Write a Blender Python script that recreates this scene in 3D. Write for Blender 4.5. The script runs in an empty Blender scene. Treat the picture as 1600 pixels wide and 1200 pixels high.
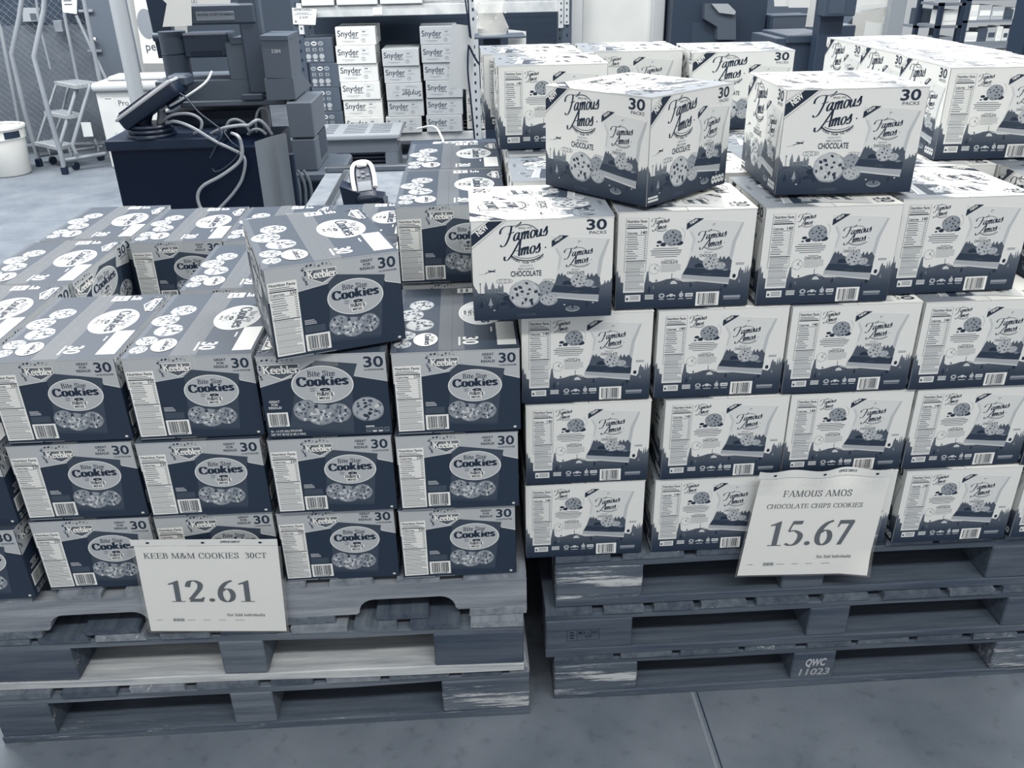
import bpy, bmesh, math, random
from mathutils import Vector, Matrix

S = bpy.context.scene
COL = S.collection
random.seed(11)
R = math.radians

# ------------------------------------------------------------------ camera
F_PX = 1334.66
CAM_LOC = Vector((0.4821, -1.5117, 1.6449))
PITCH, YAW, ROLL = 0.4645, -0.0444, -0.0214
_fw = Vector((-math.sin(YAW) * math.cos(PITCH), math.cos(YAW) * math.cos(PITCH), -math.sin(PITCH)))
_r = Vector((math.cos(YAW), math.sin(YAW), 0))
_u = _r.cross(_fw)
CR = _r * math.cos(ROLL) + _u * math.sin(ROLL)
CU = -_r * math.sin(ROLL) + _u * math.cos(ROLL)
cam_data = bpy.data.cameras.new('camera')
cam_data.sensor_fit = 'HORIZONTAL'
cam_data.sensor_width = 36.0
cam_data.lens = F_PX / 1600 * 36.0
cam_data.clip_start = 0.05
cam_data.clip_end = 100
cam = bpy.data.objects.new('camera', cam_data)
COL.objects.link(cam)
cam.matrix_world = Matrix(((CR.x, CU.x, -_fw.x, CAM_LOC.x), (CR.y, CU.y, -_fw.y, CAM_LOC.y),
                           (CR.z, CU.z, -_fw.z, CAM_LOC.z), (0, 0, 0, 1)))
S.camera = cam

# ------------------------------------------------------------------ view
S.view_settings.view_transform = 'Standard'
S.view_settings.look = 'None'
S.view_settings.gamma = 1.0
S.view_settings.exposure = 0.37

# ------------------------------------------------------------------ light
world = bpy.data.worlds.new('world')
S.world = world
world.use_nodes = True
_bg = world.node_tree.nodes['Background']
_bg.inputs[0].default_value = (0.90, 0.905, 0.92, 1)
_bg.inputs[1].default_value = 0.52


def lamp(name, loc, sx, sy, power, col=(1, 0.985, 0.95), rot=(0, 0, 0)):
    d = bpy.data.lights.new(name, 'AREA')
    d.shape = 'RECTANGLE'
    d.size, d.size_y = sx, sy
    d.energy = power
    d.color = col
    o = bpy.data.objects.new(name, d)
    COL.objects.link(o)
    o.location = loc
    o.rotation_euler = rot
    return o


lamp('ceiling_lamp', (-1.5, 3.4, 5.2), 7.0, 0.5, 200)
lamp('ceiling_lamp', (2.6, 2.2, 5.2), 5.0, 0.5, 255)
lamp('ceiling_lamp', (-4.2, 4.6, 5.2), 6.0, 0.6, 520)
lamp('ceiling_lamp', (4.8, 8.5, 5.2), 6.0, 0.6, 520)
lamp('ceiling_lamp', (7.0, 11.5, 5.2), 6.0, 0.6, 520)  # unseen lamp added to brighten the far right aisle
lamp('ceiling_lamp', (1.6, -3.2, 5.2), 7.0, 0.5, 230)


def px(x, y, Y):
    """The point of the vertical plane at depth Y seen at picture position x, y."""
    d = _fw * F_PX + CR * (x - 800) + CU * (600 - y)
    return CAM_LOC + d * ((Y - CAM_LOC.y) / d.y)


def pz(x, y, Z):
    d = _fw * F_PX + CR * (x - 800) + CU * (600 - y)
    return CAM_LOC + d * ((Z - CAM_LOC.z) / d.z)


# ------------------------------------------------------------------ materials
RAMP = [(0.0, (9, 24, 46)), (.2, (41, 54, 71)), (.4, (85, 94, 105)), (.6, (132, 139, 147)), (.8, (193, 197, 198)), (1.0, (243, 243, 236))]


def lin(c):
    c /= 255.0
    return c / 12.92 if c <= 0.04045 else ((c + 0.055) / 1.055) ** 2.4


def tone(g):
    g = max(0.0, min(1.0, g))
    for (a, ca), (b, cb) in zip(RAMP, RAMP[1:]):
        if g <= b:
            t = (g - a) / (b - a)
            return tuple(lin(p + (q - p) * t) for p, q in zip(ca, cb)) + (1,)
    return (.8, .8, .8, 1)


MATS = {}


def mat(name, g, rough=0.6, spec=0.35, metal=0.0, var=0.0, scale=30.0, alpha=1.0):
    if name in MATS:
        return MATS[name]
    m = bpy.data.materials.new(name)
    m.use_nodes = True
    nt = m.node_tree
    b = nt.nodes['Principled BSDF']
    b.inputs['Base Color'].default_value = tone(g)
    b.inputs['Roughness'].default_value = rough
    b.inputs['Specular IOR Level'].default_value = spec
    b.inputs['Metallic'].default_value = metal
    b.inputs['Alpha'].default_value = alpha
    if var:
        tc = nt.nodes.new('ShaderNodeTexCoord')
        nz = nt.nodes.new('ShaderNodeTexNoise')
        nz.inputs['Scale'].default_value = scale
        nz.inputs['Detail'].default_value = 5
        rp = nt.nodes.new('ShaderNodeValToRGB')
        rp.color_ramp.elements[0].position = 0.3
        rp.color_ramp.elements[1].position = 0.7
        rp.color_ramp.elements[0].color = tone(g - var)
        rp.color_ramp.elements[1].color = tone(g + var)
        nt.links.new(tc.outputs['Object'], nz.inputs['Vector'])
        nt.links.new(nz.outputs['Fac'], rp.inputs['Fac'])
        nt.links.new(rp.outputs['Color'], b.inputs['Base Color'])
    MATS[name] = m
    return m


def wood(name, lo, hi, axis='X', flecks=0.0):
    if name in MATS:
        return MATS[name]
    m = bpy.data.materials.new(name)
    m.use_nodes = True
    nt = m.node_tree
    b = nt.nodes['Principled BSDF']
    b.inputs['Roughness'].default_value = 0.85
    b.inputs['Specular IOR Level'].default_value = 0.15
    tc = nt.nodes.new('ShaderNodeTexCoord')
    mp = nt.nodes.new('ShaderNodeMapping')
    sc = {'X': (2.2, 34, 34), 'Y': (34, 2.2, 34), 'Z': (30, 30, 2)}[axis]
    mp.inputs['Scale'].default_value = sc
    nz = nt.nodes.new('ShaderNodeTexNoise')
    nz.inputs['Scale'].default_value = 1.4
    nz.inputs['Detail'].default_value = 7
    nz.inputs['Roughness'].default_value = 0.65
    rp = nt.nodes.new('ShaderNodeValToRGB')
    e = rp.color_ramp.elements
    e[0].position, e[1].position = 0.33, 0.66
    e[0].color, e[1].color = tone(lo), tone(hi)
    nt.links.new(tc.outputs['Object'], mp.inputs['Vector'])
    nt.links.new(mp.outputs['Vector'], nz.inputs['Vector'])
    nt.links.new(nz.outputs['Fac'], rp.inputs['Fac'])
    out = rp.outputs['Color']
    if flecks:
        n2 = nt.nodes.new('ShaderNodeTexNoise')
        n2.inputs['Scale'].default_value = 0.55
        n2.inputs['Detail'].default_value = 9
        n2.inputs['Roughness'].default_value = 0.8
        nt.links.new(mp.outputs['Vector'], n2.inputs['Vector'])
        r2 = nt.nodes.new('ShaderNodeValToRGB')
        r2.color_ramp.elements[0].position = 0.60 - 0.08 * flecks
        r2.color_ramp.elements[1].position = 0.66 - 0.08 * flecks
        mx = nt.nodes.new('ShaderNodeMix')
        mx.data_type = 'RGBA'
        mx.inputs[7].default_value = tone(0.78)
        nt.links.new(n2.outputs['Fac'], r2.inputs['Fac'])
        nt.links.new(r2.outputs['Color'], mx.inputs[0])
        nt.links.new(out, mx.inputs[6])
        out = mx.outputs[2]
    nt.links.new(out, b.inputs['Base Color'])
    bp = nt.nodes.new('ShaderNodeBump')
    bp.inputs['Strength'].default_value = 0.35
    bp.inputs['Distance'].default_value = 0.004
    nt.links.new(nz.outputs['Fac'], bp.inputs['Height'])
    nt.links.new(bp.outputs['Normal'], b.inputs['Normal'])
    MATS[name] = m
    return m


def clear_mat(name, tint=0.95, opac=0.12, rough=0.08):
    if name in MATS:
        return MATS[name]
    m = bpy.data.materials.new(name)
    m.use_nodes = True
    nt = m.node_tree
    nt.nodes.remove(nt.nodes['Principled BSDF'])
    out = nt.nodes['Material Output']
    tr = nt.nodes.new('ShaderNodeBsdfTransparent')
    pr = nt.nodes.new('ShaderNodeBsdfPrincipled')
    pr.inputs['Base Color'].default_value = tone(tint)
    pr.inputs['Roughness'].default_value = rough
    mx = nt.nodes.new('ShaderNodeMixShader')
    mx.inputs[0].default_value = opac
    nt.links.new(tr.outputs[0], mx.inputs[1])
    nt.links.new(pr.outputs[0], mx.inputs[2])
    nt.links.new(mx.outputs[0], out.inputs[0])
    MATS[name] = m
    return m


def ink_gradient(name, stops, height):
    """Printed ink that runs from one shade to another up the panel."""
    m = bpy.data.materials.new(name)
    m.use_nodes = True
    nt = m.node_tree
    b = nt.nodes['Principled BSDF']
    b.inputs['Roughness'].default_value = 0.5
    b.inputs['Specular IOR Level'].default_value = 0.35
    tc = nt.nodes.new('ShaderNodeTexCoord')
    sp = nt.nodes.new('ShaderNodeSeparateXYZ')
    mr = nt.nodes.new('ShaderNodeMath')
    mr.operation = 'DIVIDE'
    mr.inputs[1].default_value = height
    rp = nt.nodes.new('ShaderNodeValToRGB')
    rp.color_ramp.elements[0].position, rp.color_ramp.elements[1].position = stops[0][0], stops[-1][0]
    rp.color_ramp.elements[0].color, rp.color_ramp.elements[1].color = tone(stops[0][1]), tone(stops[-1][1])
    for p, g in stops[1:-1]:
        e = rp.color_ramp.elements.new(p)
        e.color = tone(g)
    nt.links.new(tc.outputs['Object'], sp.inputs[0])
    nt.links.new(sp.outputs['Z'], mr.inputs[0])
    nt.links.new(mr.outputs[0], rp.inputs['Fac'])
    nt.links.new(rp.outputs['Color'], b.inputs['Base Color'])
    MATS[name] = m
    return m


def ink(g):
    return mat('ink_%02d' % round(g * 50), round(g * 50) / 50, 0.5, 0.3)


# ------------------------------------------------------------------ mesh builder
class MB:
    def __init__(s):
        s.v, s.f, s.mi, s.mats = [], [], [], []

    def m(s, material):
        if material not in s.mats:
            s.mats.append(material)
        return s.mats.index(material)

    def add(s, verts, faces, material):
        k = len(s.v)
        s.v += [tuple(p) for p in verts]
        s.f += [tuple(i + k for i in f) for f in faces]
        s.mi += [s.m(material)] * len(faces)
        return s

    def bm_add(s, bm, material):
        bm.verts.index_update()
        s.add([v.co[:] for v in bm.verts], [[v.index for v in f.verts] for f in bm.faces], material)
        bm.free()
        return s

    def box(s, x0, y0, z0, x1, y1, z1, material, bev=0.0, M=None, seg=1):
        bm = bmesh.new()
        bmesh.ops.create_cube(bm, size=1)
        for v in bm.verts:
            v.co = Vector(((x0 + x1) / 2 + v.co.x * (x1 - x0), (y0 + y1) / 2 + v.co.y * (y1 - y0), (z0 + z1) / 2 + v.co.z * (z1 - z0)))
        if bev:
            bmesh.ops.bevel(bm, geom=bm.edges[:], offset=bev, segments=seg, affect='EDGES', profile=0.5)
        if M is not None:
            bmesh.ops.transform(bm, matrix=M, verts=bm.verts)
        return s.bm_add(bm, material)

    def prism(s, pts, off, material):
        """A flat outline (3-D points) pushed along off."""
        n = len(pts)
        a = [Vector(p) for p in pts]
        off = Vector(off)
        b = [p + off for p in a]
        fs = [list(range(n))[::-1], list(range(n, 2 * n))] + [[i, (i + 1) % n, n + (i + 1) % n, n + i] for i in range(n)]
        return s.add(a + b, fs, material)

    def tube(s, pts, r, material, n=8, smooth=True, closed=False):
        pts = [Vector(p) for p in pts]
        if smooth and len(pts) > 2:
            pts = spline(pts, 6)
        rings = []
        up = None
        for i, p in enumerate(pts):
            d = (pts[min(i + 1, len(pts) - 1)] - pts[max(i - 1, 0)])
            d = d.normalized() if d.length > 1e-9 else Vector((0, 0, 1))
            if up is None:
                up = Vector((0, 0, 1)) if abs(d.z) < .9 else Vector((1, 0, 0))
            a = d.cross(up).normalized()
            up = a.cross(d).normalized()
            rr = r(i / (len(pts) - 1)) if callable(r) else r
            rings.append([p + (a * math.cos(t) + up * math.sin(t)) * rr for t in [2 * math.pi * k / n for k in range(n)]])
        vs = [q for g in rings for q in g]
        fs = []
        for i in range(len(rings) - 1):
            for k in range(n):
                fs.append([i * n + k, i * n + (k + 1) % n, (i + 1) * n + (k + 1) % n, (i + 1) * n + k])
        fs.append(list(range(n))[::-1])
        fs.append([len(vs) - n + k for k in range(n)])
        return s.add(vs, fs, material)

    def lathe(s, c, prof, material, n=32, axis=None):
        c = Vector(c)
        vs, fs = [], []
        for r, z in prof:
            for k in range(n):
                t = 2 * math.pi * k / n
                p = Vector((r * math.cos(t), r * math.sin(t), z))
                if axis is not None:
                    p = axis @ p
                vs.append(c + p)
        for i in range(len(prof) - 1):
            for k in range(n):
                fs.append([i * n + k, i * n + (k + 1) % n, (i + 1) * n + (k + 1) % n, (i + 1) * n + k])
        return s.add(vs, fs, material)

    def build(s, name, parent=None, smooth=False, loc=None):
        me = bpy.data.meshes.new(name)
        me.from_pydata(s.v, [], s.f)
        for m_ in s.mats:
            me.materials.append(m_)
        me.polygons.foreach_set('material_index', s.mi)
        if smooth:
            me.polygons.foreach_set('use_smooth', [True] * len(s.f))
            me.set_sharp_from_angle(angle=R(38))
        me.update()
        o = bpy.data.objects.new(name, me)
        COL.objects.link(o)
        if parent is not None:
            o.parent = parent
        if loc is not None:
            o.location = loc
        return o


def spline(pts, n):
    out = []
    P = [Vector(p) for p in pts]
    for i in range(len(P) - 1):
        p0, p1, p2, p3 = P[max(i - 1, 0)], P[i], P[i + 1], P[min(i + 2, len(P) - 1)]
        for k in range(n):
            t = k / n
            out.append(0.5 * ((2 * p1) + (p2 - p0) * t + (2 * p0 - 5 * p1 + 4 * p2 - p3) * t * t + (3 * p1 - p0 - 3 * p2 + p3) * t ** 3))
    out.append(P[-1])
    return out


def tag(o, label=None, cat=None, group=None, kind=None):
    if label:
        o['label'] = label
    if cat:
        o['category'] = cat
    if group:
        o['group'] = group
    if kind:
        o['kind'] = kind
    return o


def empty(name, loc, label, cat, group=None, rz=0.0):
    o = bpy.data.objects.new(name, None)
    o.empty_display_size = 0.05
    COL.objects.link(o)
    o.location = loc
    o.rotation_euler = (0, 0, rz)
    return tag(o, label, cat, group)


def rebase(o):
    """Move a world-built mesh thing's origin to the middle of its base."""
    vs = [v.co.copy() for v in o.data.vertices]
    c = Vector(((min(v.x for v in vs) + max(v.x for v in vs)) / 2, (min(v.y for v in vs) + max(v.y for v in vs)) / 2, min(v.z for v in vs)))
    o.data.transform(Matrix.Translation(-c))
    o.location = c
    return o


def at_base(root, kids):
    """Parent world-built parts to a root that already sits at the thing's base."""
    inv = Matrix.Translation(-root.location)
    for k in kids:
        k.data.transform(inv)
        k.parent = root


def copy_tree(o, parent=None):
    c = o.copy()
    COL.objects.link(c)
    c.parent = parent
    for ch in list(o.children):
        copy_tree(ch, c)
    return c


# ------------------------------------------------------------------ printed artwork (flat shapes laid on a panel)
_text_cache = {}


def text_geo(body, bold=0.0):
    key = (body, bold)
    if key not in _text_cache:
        c = bpy.data.curves.new('lettering', 'FONT')
        c.body = body
        c.size = 1 / 0.69
        c.offset = bold
        c.resolution_u = 3
        o = bpy.data.objects.new('lettering', c)
        COL.objects.link(o)
        dg = bpy.context.evaluated_depsgraph_get()
        me = bpy.data.meshes.new_from_object(o.evaluated_get(dg))
        vs = [(v.co.x, v.co.y) for v in me.vertices]
        fs = [tuple(p.vertices) for p in me.polygons]
        bpy.data.meshes.remove(me)
        bpy.data.objects.remove(o)
        bpy.data.curves.remove(c)
        x0 = min(v[0] for v in vs)
        w = max(v[0] for v in vs) - x0
        _text_cache[key] = ([(v[0] - x0, v[1]) for v in vs], fs, w)
    return _text_cache[key]


class Art:
    """2-D shapes in millimetres: items are (verts, faces, material, layer)."""

    def __init__(s):
        s.items = []

    def shape(s, vs, fs, m, layer):
        s.items.append(([tuple(v) for v in vs], [tuple(f) for f in fs], m, layer))

    def poly(s, pts, m, layer):
        s.shape(pts, [tuple(range(len(pts)))], m, layer)

    def rect(s, x0, y0, x1, y1, m, layer):
        s.poly([(x0, y0), (x1, y0), (x1, y1), (x0, y1)], m, layer)

    def ell(s, cx, cy, rx, ry, m, layer, n=26, rot=0.0, wob=0.0, seed=0):
        rn = random.Random(seed)
        pts = []
        for k in range(n):
            t = 2 * math.pi * k / n
            q = 1 + wob * rn.uniform(-1, 1)
            x, y = rx * math.cos(t) * q, ry * math.sin(t) * q
            pts.append((cx + x * math.cos(rot) - y * math.sin(rot), cy + x * math.sin(rot) + y * math.cos(rot)))
        s.poly(pts, m, layer)

    def arc(s, cx, cy, rx, ry, a0, a1, w, m, layer, n=20):
        pts = [(cx + rx * math.cos(R(a0 + (a1 - a0) * k / n)), cy + ry * math.sin(R(a0 + (a1 - a0) * k / n))) for k in range(n + 1)]
        s.stroke(pts, w, m, layer, smooth=False)

    def stroke(s, pts, w, m, layer, smooth=True, thin=None, tf=None):
        P = [Vector((p[0], p[1], 0)) for p in pts]
        if smooth and len(P) > 2:
            P = spline(P, 6)
        vs, fs = [], []
        for i, p in enumerate(P):
            d = P[min(i + 1, len(P) - 1)] - P[max(i - 1, 0)]
            L = d.length or 1
            ww = w
            if thin is not None:
                ww = thin + (w - thin) * (abs(d.y) / L) ** 1.4
            nx, ny = -d.y / L * ww / 2, d.x / L * ww / 2
            vs += [(p.x + nx, p.y + ny), (p.x - nx, p.y - ny)]
        if tf:
            vs = [tf(v) for v in vs]
        for i in range(len(P) - 1):
            fs.append((2 * i, 2 * i + 1, 2 * i + 3, 2 * i + 2))
        s.shape(vs, fs, m, layer)

    def text(s, body, x, y, h, m, layer, bold=0.0, w=None, align='l', rot=0.0, shear=0.0):
        vs, fs, w0 = text_geo(body, bold)
        sx = (w / w0) if w else h
        ww = w0 * sx
        ox = {'l': 0, 'c': -ww / 2, 'r': -ww}[align]
        c_, s_ = math.cos(rot), math.sin(rot)
        out = []
        for a, b in vs:
            a, b = a * sx + ox + shear * b * h, b * h
            out.append((x + a * c_ - b * s_, y + a * s_ + b * c_))
        s.shape(out, fs, m, layer)

    def put(s, other, tf, dl=0):
        for vs, fs, m, l in other.items:
            s.items.append(([tf(v) for v in vs], fs, m, l + dl))

    def emit(s, mb, o, ux, uy, n, lift=0.0003, step=0.00011, keep=None):
        o, ux, uy, n = Vector(o), Vector(ux), Vector(uy), Vector(n)
        for i, (vs, fs, m, l) in enumerate(s.items):
            if keep and not keep(sum(v[0] for v in vs) / len(vs), sum(v[1] for v in vs) / len(vs)):
                continue
            z = n * (lift + l * step + (i % 9) * 0.00001)
            mb.add([o + ux * (v[0] / 1000) + uy * (v[1] / 1000) + z for v in vs], fs, m)


# ---- a small serif alphabet drawn with stems, bars and pen strokes (cap height 1)
def serif_ops(T, t):
    def E(extra):
        return extra
    return {
        'A': (.74, [('d', .06, 0, .36, 1, t * 1.3), ('d', .36, 1, .66, 0, T), ('h', .18, .54, .34), ('f', .07, .12), ('f', .64, .15)]),
        'B': (.66, [('v', .15, 0, 1), ('f', .13, .12), ('F', .13, .12), ('s', [(.15, .98), (.36, .97), (.5, .77), (.36, .54), (.15, .53)]), ('s', [(.3, .53), (.48, .47), (.57, .27), (.44, .04), (.15, .02)])]),
        'C': (.72, [('s', [(.64, .70), (.58, .88), (.40, .98), (.20, .85), (.12, .5), (.20, .14), (.42, .01), (.58, .08), (.68, .24)]), ('t', .645, .68, .99)]),
        'E': (.68, [('v', .15, 0, 1), ('f', .13, .12), ('F', .13, .12), ('h', .15, .60, .975), ('h', .15, .64, .025), ('h', .15, .46, .52), ('t', .59, .74, 1), ('t', .62, 0, .27), ('t', .46, .4, .64)]),
        'F': (.64, [('v', .15, 0, 1), ('f', .15, .15), ('F', .13, .12), ('h', .15, .58, .975), ('h', .15, .44, .5), ('t', .57, .72, 1), ('t', .44, .38, .62)]),
        'H': (.80, [('v', .15, 0, 1), ('v', .63, 0, 1), ('f', .15, .14), ('F', .15, .14), ('f', .63, .14), ('F', .63, .14), ('h', .15, .63, .51)]),
        'I': (.36, [('v', .18, 0, 1), ('f', .18, .15), ('F', .18, .15)]),
        'K': (.76, [('v', .15, 0, 1), ('f', .15, .14), ('F', .15, .14), ('d', .22, .46, .58, 1, t * 1.6), ('d', .34, .58, .62, 0, T), ('f', .62, .14), ('F', .58, .13)]),
        'L': (.64, [('v', .15, 0, 1), ('f', .13, .12), ('F', .15, .14), ('h', .15, .60, .025), ('t', .585, 0, .3)]),
        'M': (.94, [('v', .12, 0, 1, t * 1.3), ('d', .15, 1, .46, .02, T), ('d', .46, .02, .76, 1, t * 1.3), ('v', .78, 0, 1), ('f', .12, .11), ('F', .12, .1), ('f', .78, .14), ('F', .80, .12)]),
        'N': (.78, [('v', .12, 0, 1, t * 1.3), ('d', .15, 1, .62, 0, T), ('v', .63, 0, 1, t * 1.3), ('f', .12, .11), ('F', .12, .1), ('F', .63, .12)]),
        'O': (.78, [('s', [(.39, .99), (.19, .86), (.11, .5), (.19, .14), (.39, .01), (.59, .14), (.67, .5), (.59, .86), (.39, .99)])]),
        'P': (.64, [('v', .15, 0, 1), ('f', .15, .15), ('F', .13, .12), ('s', [(.15, .98), (.38, .97), (.55, .74), (.38, .5), (.15, .47)])]),
        'S': (.58, [('s', [(.47, .72), (.42, .92), (.28, .985), (.13, .88), (.12, .7), (.29, .55), (.45, .38), (.46, .16), (.29, .015), (.14, .1), (.08, .28)]), ('t', .475, .70, .98), ('t', .075, .02, .3)]),
        'T': (.68, [('v', .34, 0, 1), ('f', .34, .15), ('h', .06, .62, .975), ('t', .075, .72, 1), ('t', .605, .72, 1)]),
        'U': (.76, [('s', [(.15, 1), (.15, .35), (.23, .06), (.40, .01), (.56, .1), (.60, .35), (.60, 1)]), ('F', .15, .14), ('F', .60, .12)]),
        '&': (.84, [('s', [(.70, .55), (.62, .3), (.42, .04), (.22, .02), (.1, .2), (.18, .42), (.36, .58), (.46, .8), (.36, .98), (.24, .88), (.25, .7), (.45, .35), (.66, .06), (.8, .12)])]),
        '0': (.56, [('s', [(.28, .99), (.13, .83), (.09, .5), (.13, .17), (.28, .01), (.43, .17), (.47, .5), (.43, .83), (.28, .99)])]),
        '1': (.52, [('v', .29, 0, .90), ('f', .29, .2), ('p', [(.06, .845), (.075, .80), (.20, .835), (.29 - T / 2, .80), (.29 + T / 2, .88), (.29 + T / 2, .995), (.29 + T / 4, .995), (.17, .90)])]),
        '2': (.56, [('s', [(.07, .70), (.13, .92), (.28, .98), (.42, .86), (.42, .66), (.30, .42), (.10, .10)]), ('p', [(.06, 0), (.46, 0), (.52, .22), (.47, .22), (.40, .15), (.12, .15)])]),
        '3': (.54, [('s', [(.08, .76), (.16, .95), (.30, .97), (.41, .8), (.34, .6), (.2, .53), (.38, .48), (.45, .28), (.34, .06), (.18, .02), (.07, .1)])]),
        '5': (.54, [('p', [(.17, 1), (.46, 1), (.43, .86), (.17, .86)]), ('d', .09, .58, .18, .98, t * 1.3), ('s', [(.09, .58), (.26, .60), (.42, .48), (.45, .3), (.36, .08), (.2, .015), (.06, .08)])]),
        '6': (.56, [('s', [(.47, .985), (.30, .88), (.16, .66), (.10, .38), (.14, .12), (.28, .01), (.42, .12), (.46, .34), (.40, .54), (.28, .60), (.17, .53)])]),
        '7': (.54, [('p', [(.08, 1), (.50, 1), (.50, .93), (.42, .85), (.13, .85), (.07, .72), (.04, .72)]), ('d', .20, 0, .46, .95, T * .85)]),
        '.': (.28, [('o', .14, .085, .085)]),
        'o': (.50, [('s', [(.25, .66), (.12, .57), (.08, .34), (.12, .1), (.25, .01), (.38, .1), (.42, .34), (.38, .57), (.25, .66)])]),
        't': (.36, [('v', .17, .04, .9), ('h', .02, .32, .64), ('h', .17, .32, .03)]),
        'i': (.30, [('v', .15, 0, .66), ('f', .15, .13), ('h', .04, .15, .64), ('o', .15, .86, .1)]),
        'e': (.50, [('s', [(.10, .36), (.40, .38), (.38, .58), (.25, .66), (.12, .56), (.08, .32), (.14, .08), (.28, .01), (.42, .12)])]),
        'z': (.46, [('h', .06, .40, .63), ('h', .06, .42, .03), ('d', .08, .02, .38, .64, T), ('t', .08, .46, .66), ('t', .40, 0, .2)]),
        'k': (.56, [('v', .13, 0, 1), ('f', .13, .12), ('h', .02, .13, .97), ('d', .2, .28, .42, .66, t * 1.8), ('d', .26, .4, .46, 0, T), ('f', .47, .1), ('h', .32, .52, .64)]),
        's': (.42, [('s', [(.34, .5), (.28, .63), (.18, .65), (.09, .54), (.14, .4), (.29, .28), (.33, .14), (.22, .02), (.12, .04), (.06, .16)])]),
        'b': (.54, [('v', .13, 0, 1), ('h', .02, .13, .97), ('s', [(.14, .52), (.28, .66), (.42, .54), (.45, .32), (.40, .1), (.27, .01), (.13, .1)])]),
        'l': (.30, [('v', .15, 0, 1), ('f', .15, .13), ('h', .04, .15, .97)]),
        'r': (.42, [('v', .13, 0, .66), ('f', .14, .13), ('h', .02, .13, .64), ('s', [(.14, .4), (.22, .6), (.36, .64), (.38, .52)])]),
        'n': (.56, [('v', .13, 0, .66), ('f', .13, .11), ('h', .02, .13, .64), ('s', [(.14, .5), (.28, .65), (.40, .58), (.42, .4), (.42, 0)]), ('f', .42, .11)]),
        'd': (.54, [('v', .41, 0, 1), ('h', .3, .41, .97), ('h', .41, .52, .03), ('s', [(.40, .52), (.26, .66), (.12, .54), (.09, .32), (.14, .1), (.27, .01), (.41, .1)])]),
        'v': (.50, [('d', .08, .66, .24, 0, T), ('d', .24, 0, .42, .66, t * 1.4), ('h', .0, .2, .64), ('h', .34, .5, .64)]),
        'u': (.56, [('s', [(.13, .66), (.13, .2), (.2, .04), (.32, .03), (.42, .16)]), ('v', .42, 0, .66), ('h', .02, .13, .64), ('h', .42, .53, .03)]),
        'a': (.48, [('s', [(.10, .52), (.2, .65), (.34, .6), (.36, .44), (.36, .08), (.44, .03)]), ('s', [(.36, .40), (.16, .34), (.09, .18), (.16, .03), (.28, .06), (.36, .18)])]),
        'y': (.50, [('d', .08, .66, .26, 0, T), ('s', [(.42, .66), (.28, .1), (.18, -.2), (.06, -.22)]), ('h', .0, .2, .64), ('h', .34, .5, .64)]),
        ' ': (.32, []),
    }


def serif(art, body, x, y, h, m, layer, T=.13, t=.04, w=None, align='l', tf=None, gap=0.02, hop=None):
    G = serif_ops(T, t)
    total = sum(G[c][0] + gap for c in body) - gap
    sx = (w / total) if w else h
    ox = x - {'l': 0, 'c': .5, 'r': 1}[align] * total * sx
    pen = ox
    for i, c in enumerate(body):
        adv, ops = G[c]
        dy = hop[i % len(hop)] * h if hop else 0

        def f(p, pen=pen, dy=dy):
            q = (pen + p[0] * sx, y + dy + p[1] * h)
            return tf(q) if tf else q
        sub = Art()
        for op in ops:
            k = op[0]
            if k == 'v':
                wd = op[4] if len(op) > 4 else T
                sub.rect(op[1] - wd / 2, op[2], op[1] + wd / 2, op[3], m, 0)
            elif k == 't':
                sub.rect(op[1] - t * .6, op[2], op[1] + t * .6, op[3], m, 0)
            elif k == 'h':
                sub.rect(op[1], op[3] - t / 2, op[2], op[3] + t / 2, m, 0)
            elif k == 'f':
                sub.poly([(op[1] - op[2], 0), (op[1] + op[2], 0), (op[1] + op[2], t * .8), (op[1] - op[2], t * .8)], m, 0)
            elif k == 'F':
                sub.rect(op[1] - op[2], 1 - t * .8, op[1] + op[2], 1, m, 0)
            elif k == 'd':
                x0, y0, x1, y1, wd = op[1:]
                sub.poly([(x0 - wd / 2, y0), (x0 + wd / 2, y0), (x1 + wd / 2, y1), (x1 - wd / 2, y1)], m, 0)
            elif k == 'p':
                sub.poly(op[1], m, 0)
            elif k == 'o':
                sub.ell(op[1], op[2], op[3], op[3], m, 0, n=14)
            elif k == 's':
                sub.stroke(op[1], T, m, 0, thin=t)
        art.put(sub, f, layer)
        pen += (adv + gap) * sx


# ---- brush script for the two-line round-logo wording
SCRIPT = {
    'F': [[(-.75, 1.15), (-.72, 1.6), (-.35, 1.95), (.25, 2.0), (.9, 1.9), (1.5, 2.0), (1.8, 2.25)], [(.62, 1.93), (.55, 1.2), (.38, .45), (.05, -.3), (-.35, -.5), (-.62, -.25)], [(.2, 1.05), (.55, 1.02), (1.0, 1.15)]],
    'A': [[(-.85, .2), (-.8, -.25), (-.4, -.3), (.1, .35), (.6, 1.3), (1.0, 2.1)], [(1.0, 2.1), (.98, 1.1), (.98, .12), (1.1, .0)], [(.3, .72), (.7, .7), (1.15, .82)]],
    'a': [[(.62, .82), (.46, .98), (.16, .78), (.02, .35), (.14, .02), (.38, .12), (.62, .72)], [(.66, .98), (.60, .45), (.64, .08), (.84, .12)]],
    'm': [[(.06, .95), (.08, .5), (.05, 0)], [(.08, .5), (.32, .96), (.46, .88), (.44, .45), (.40, 0)], [(.44, .5), (.70, .96), (.84, .88), (.80, .4), (.84, .05), (1.02, .12)]],
    'o': [[(.36, .98), (.12, .82), (.02, .42), (.16, .03), (.42, .1), (.58, .5), (.52, .86), (.36, .98)]],
    'u': [[(.06, .95), (.05, .4), (.16, .04), (.38, .14), (.54, .6)], [(.58, .96), (.54, .4), (.60, .05), (.78, .12)]],
    's': [[(.02, .42), (.28, .9), (.38, 1.12), (.38, .82), (.46, .42), (.34, .06), (.12, .02), (.04, .18)]],
}
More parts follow.
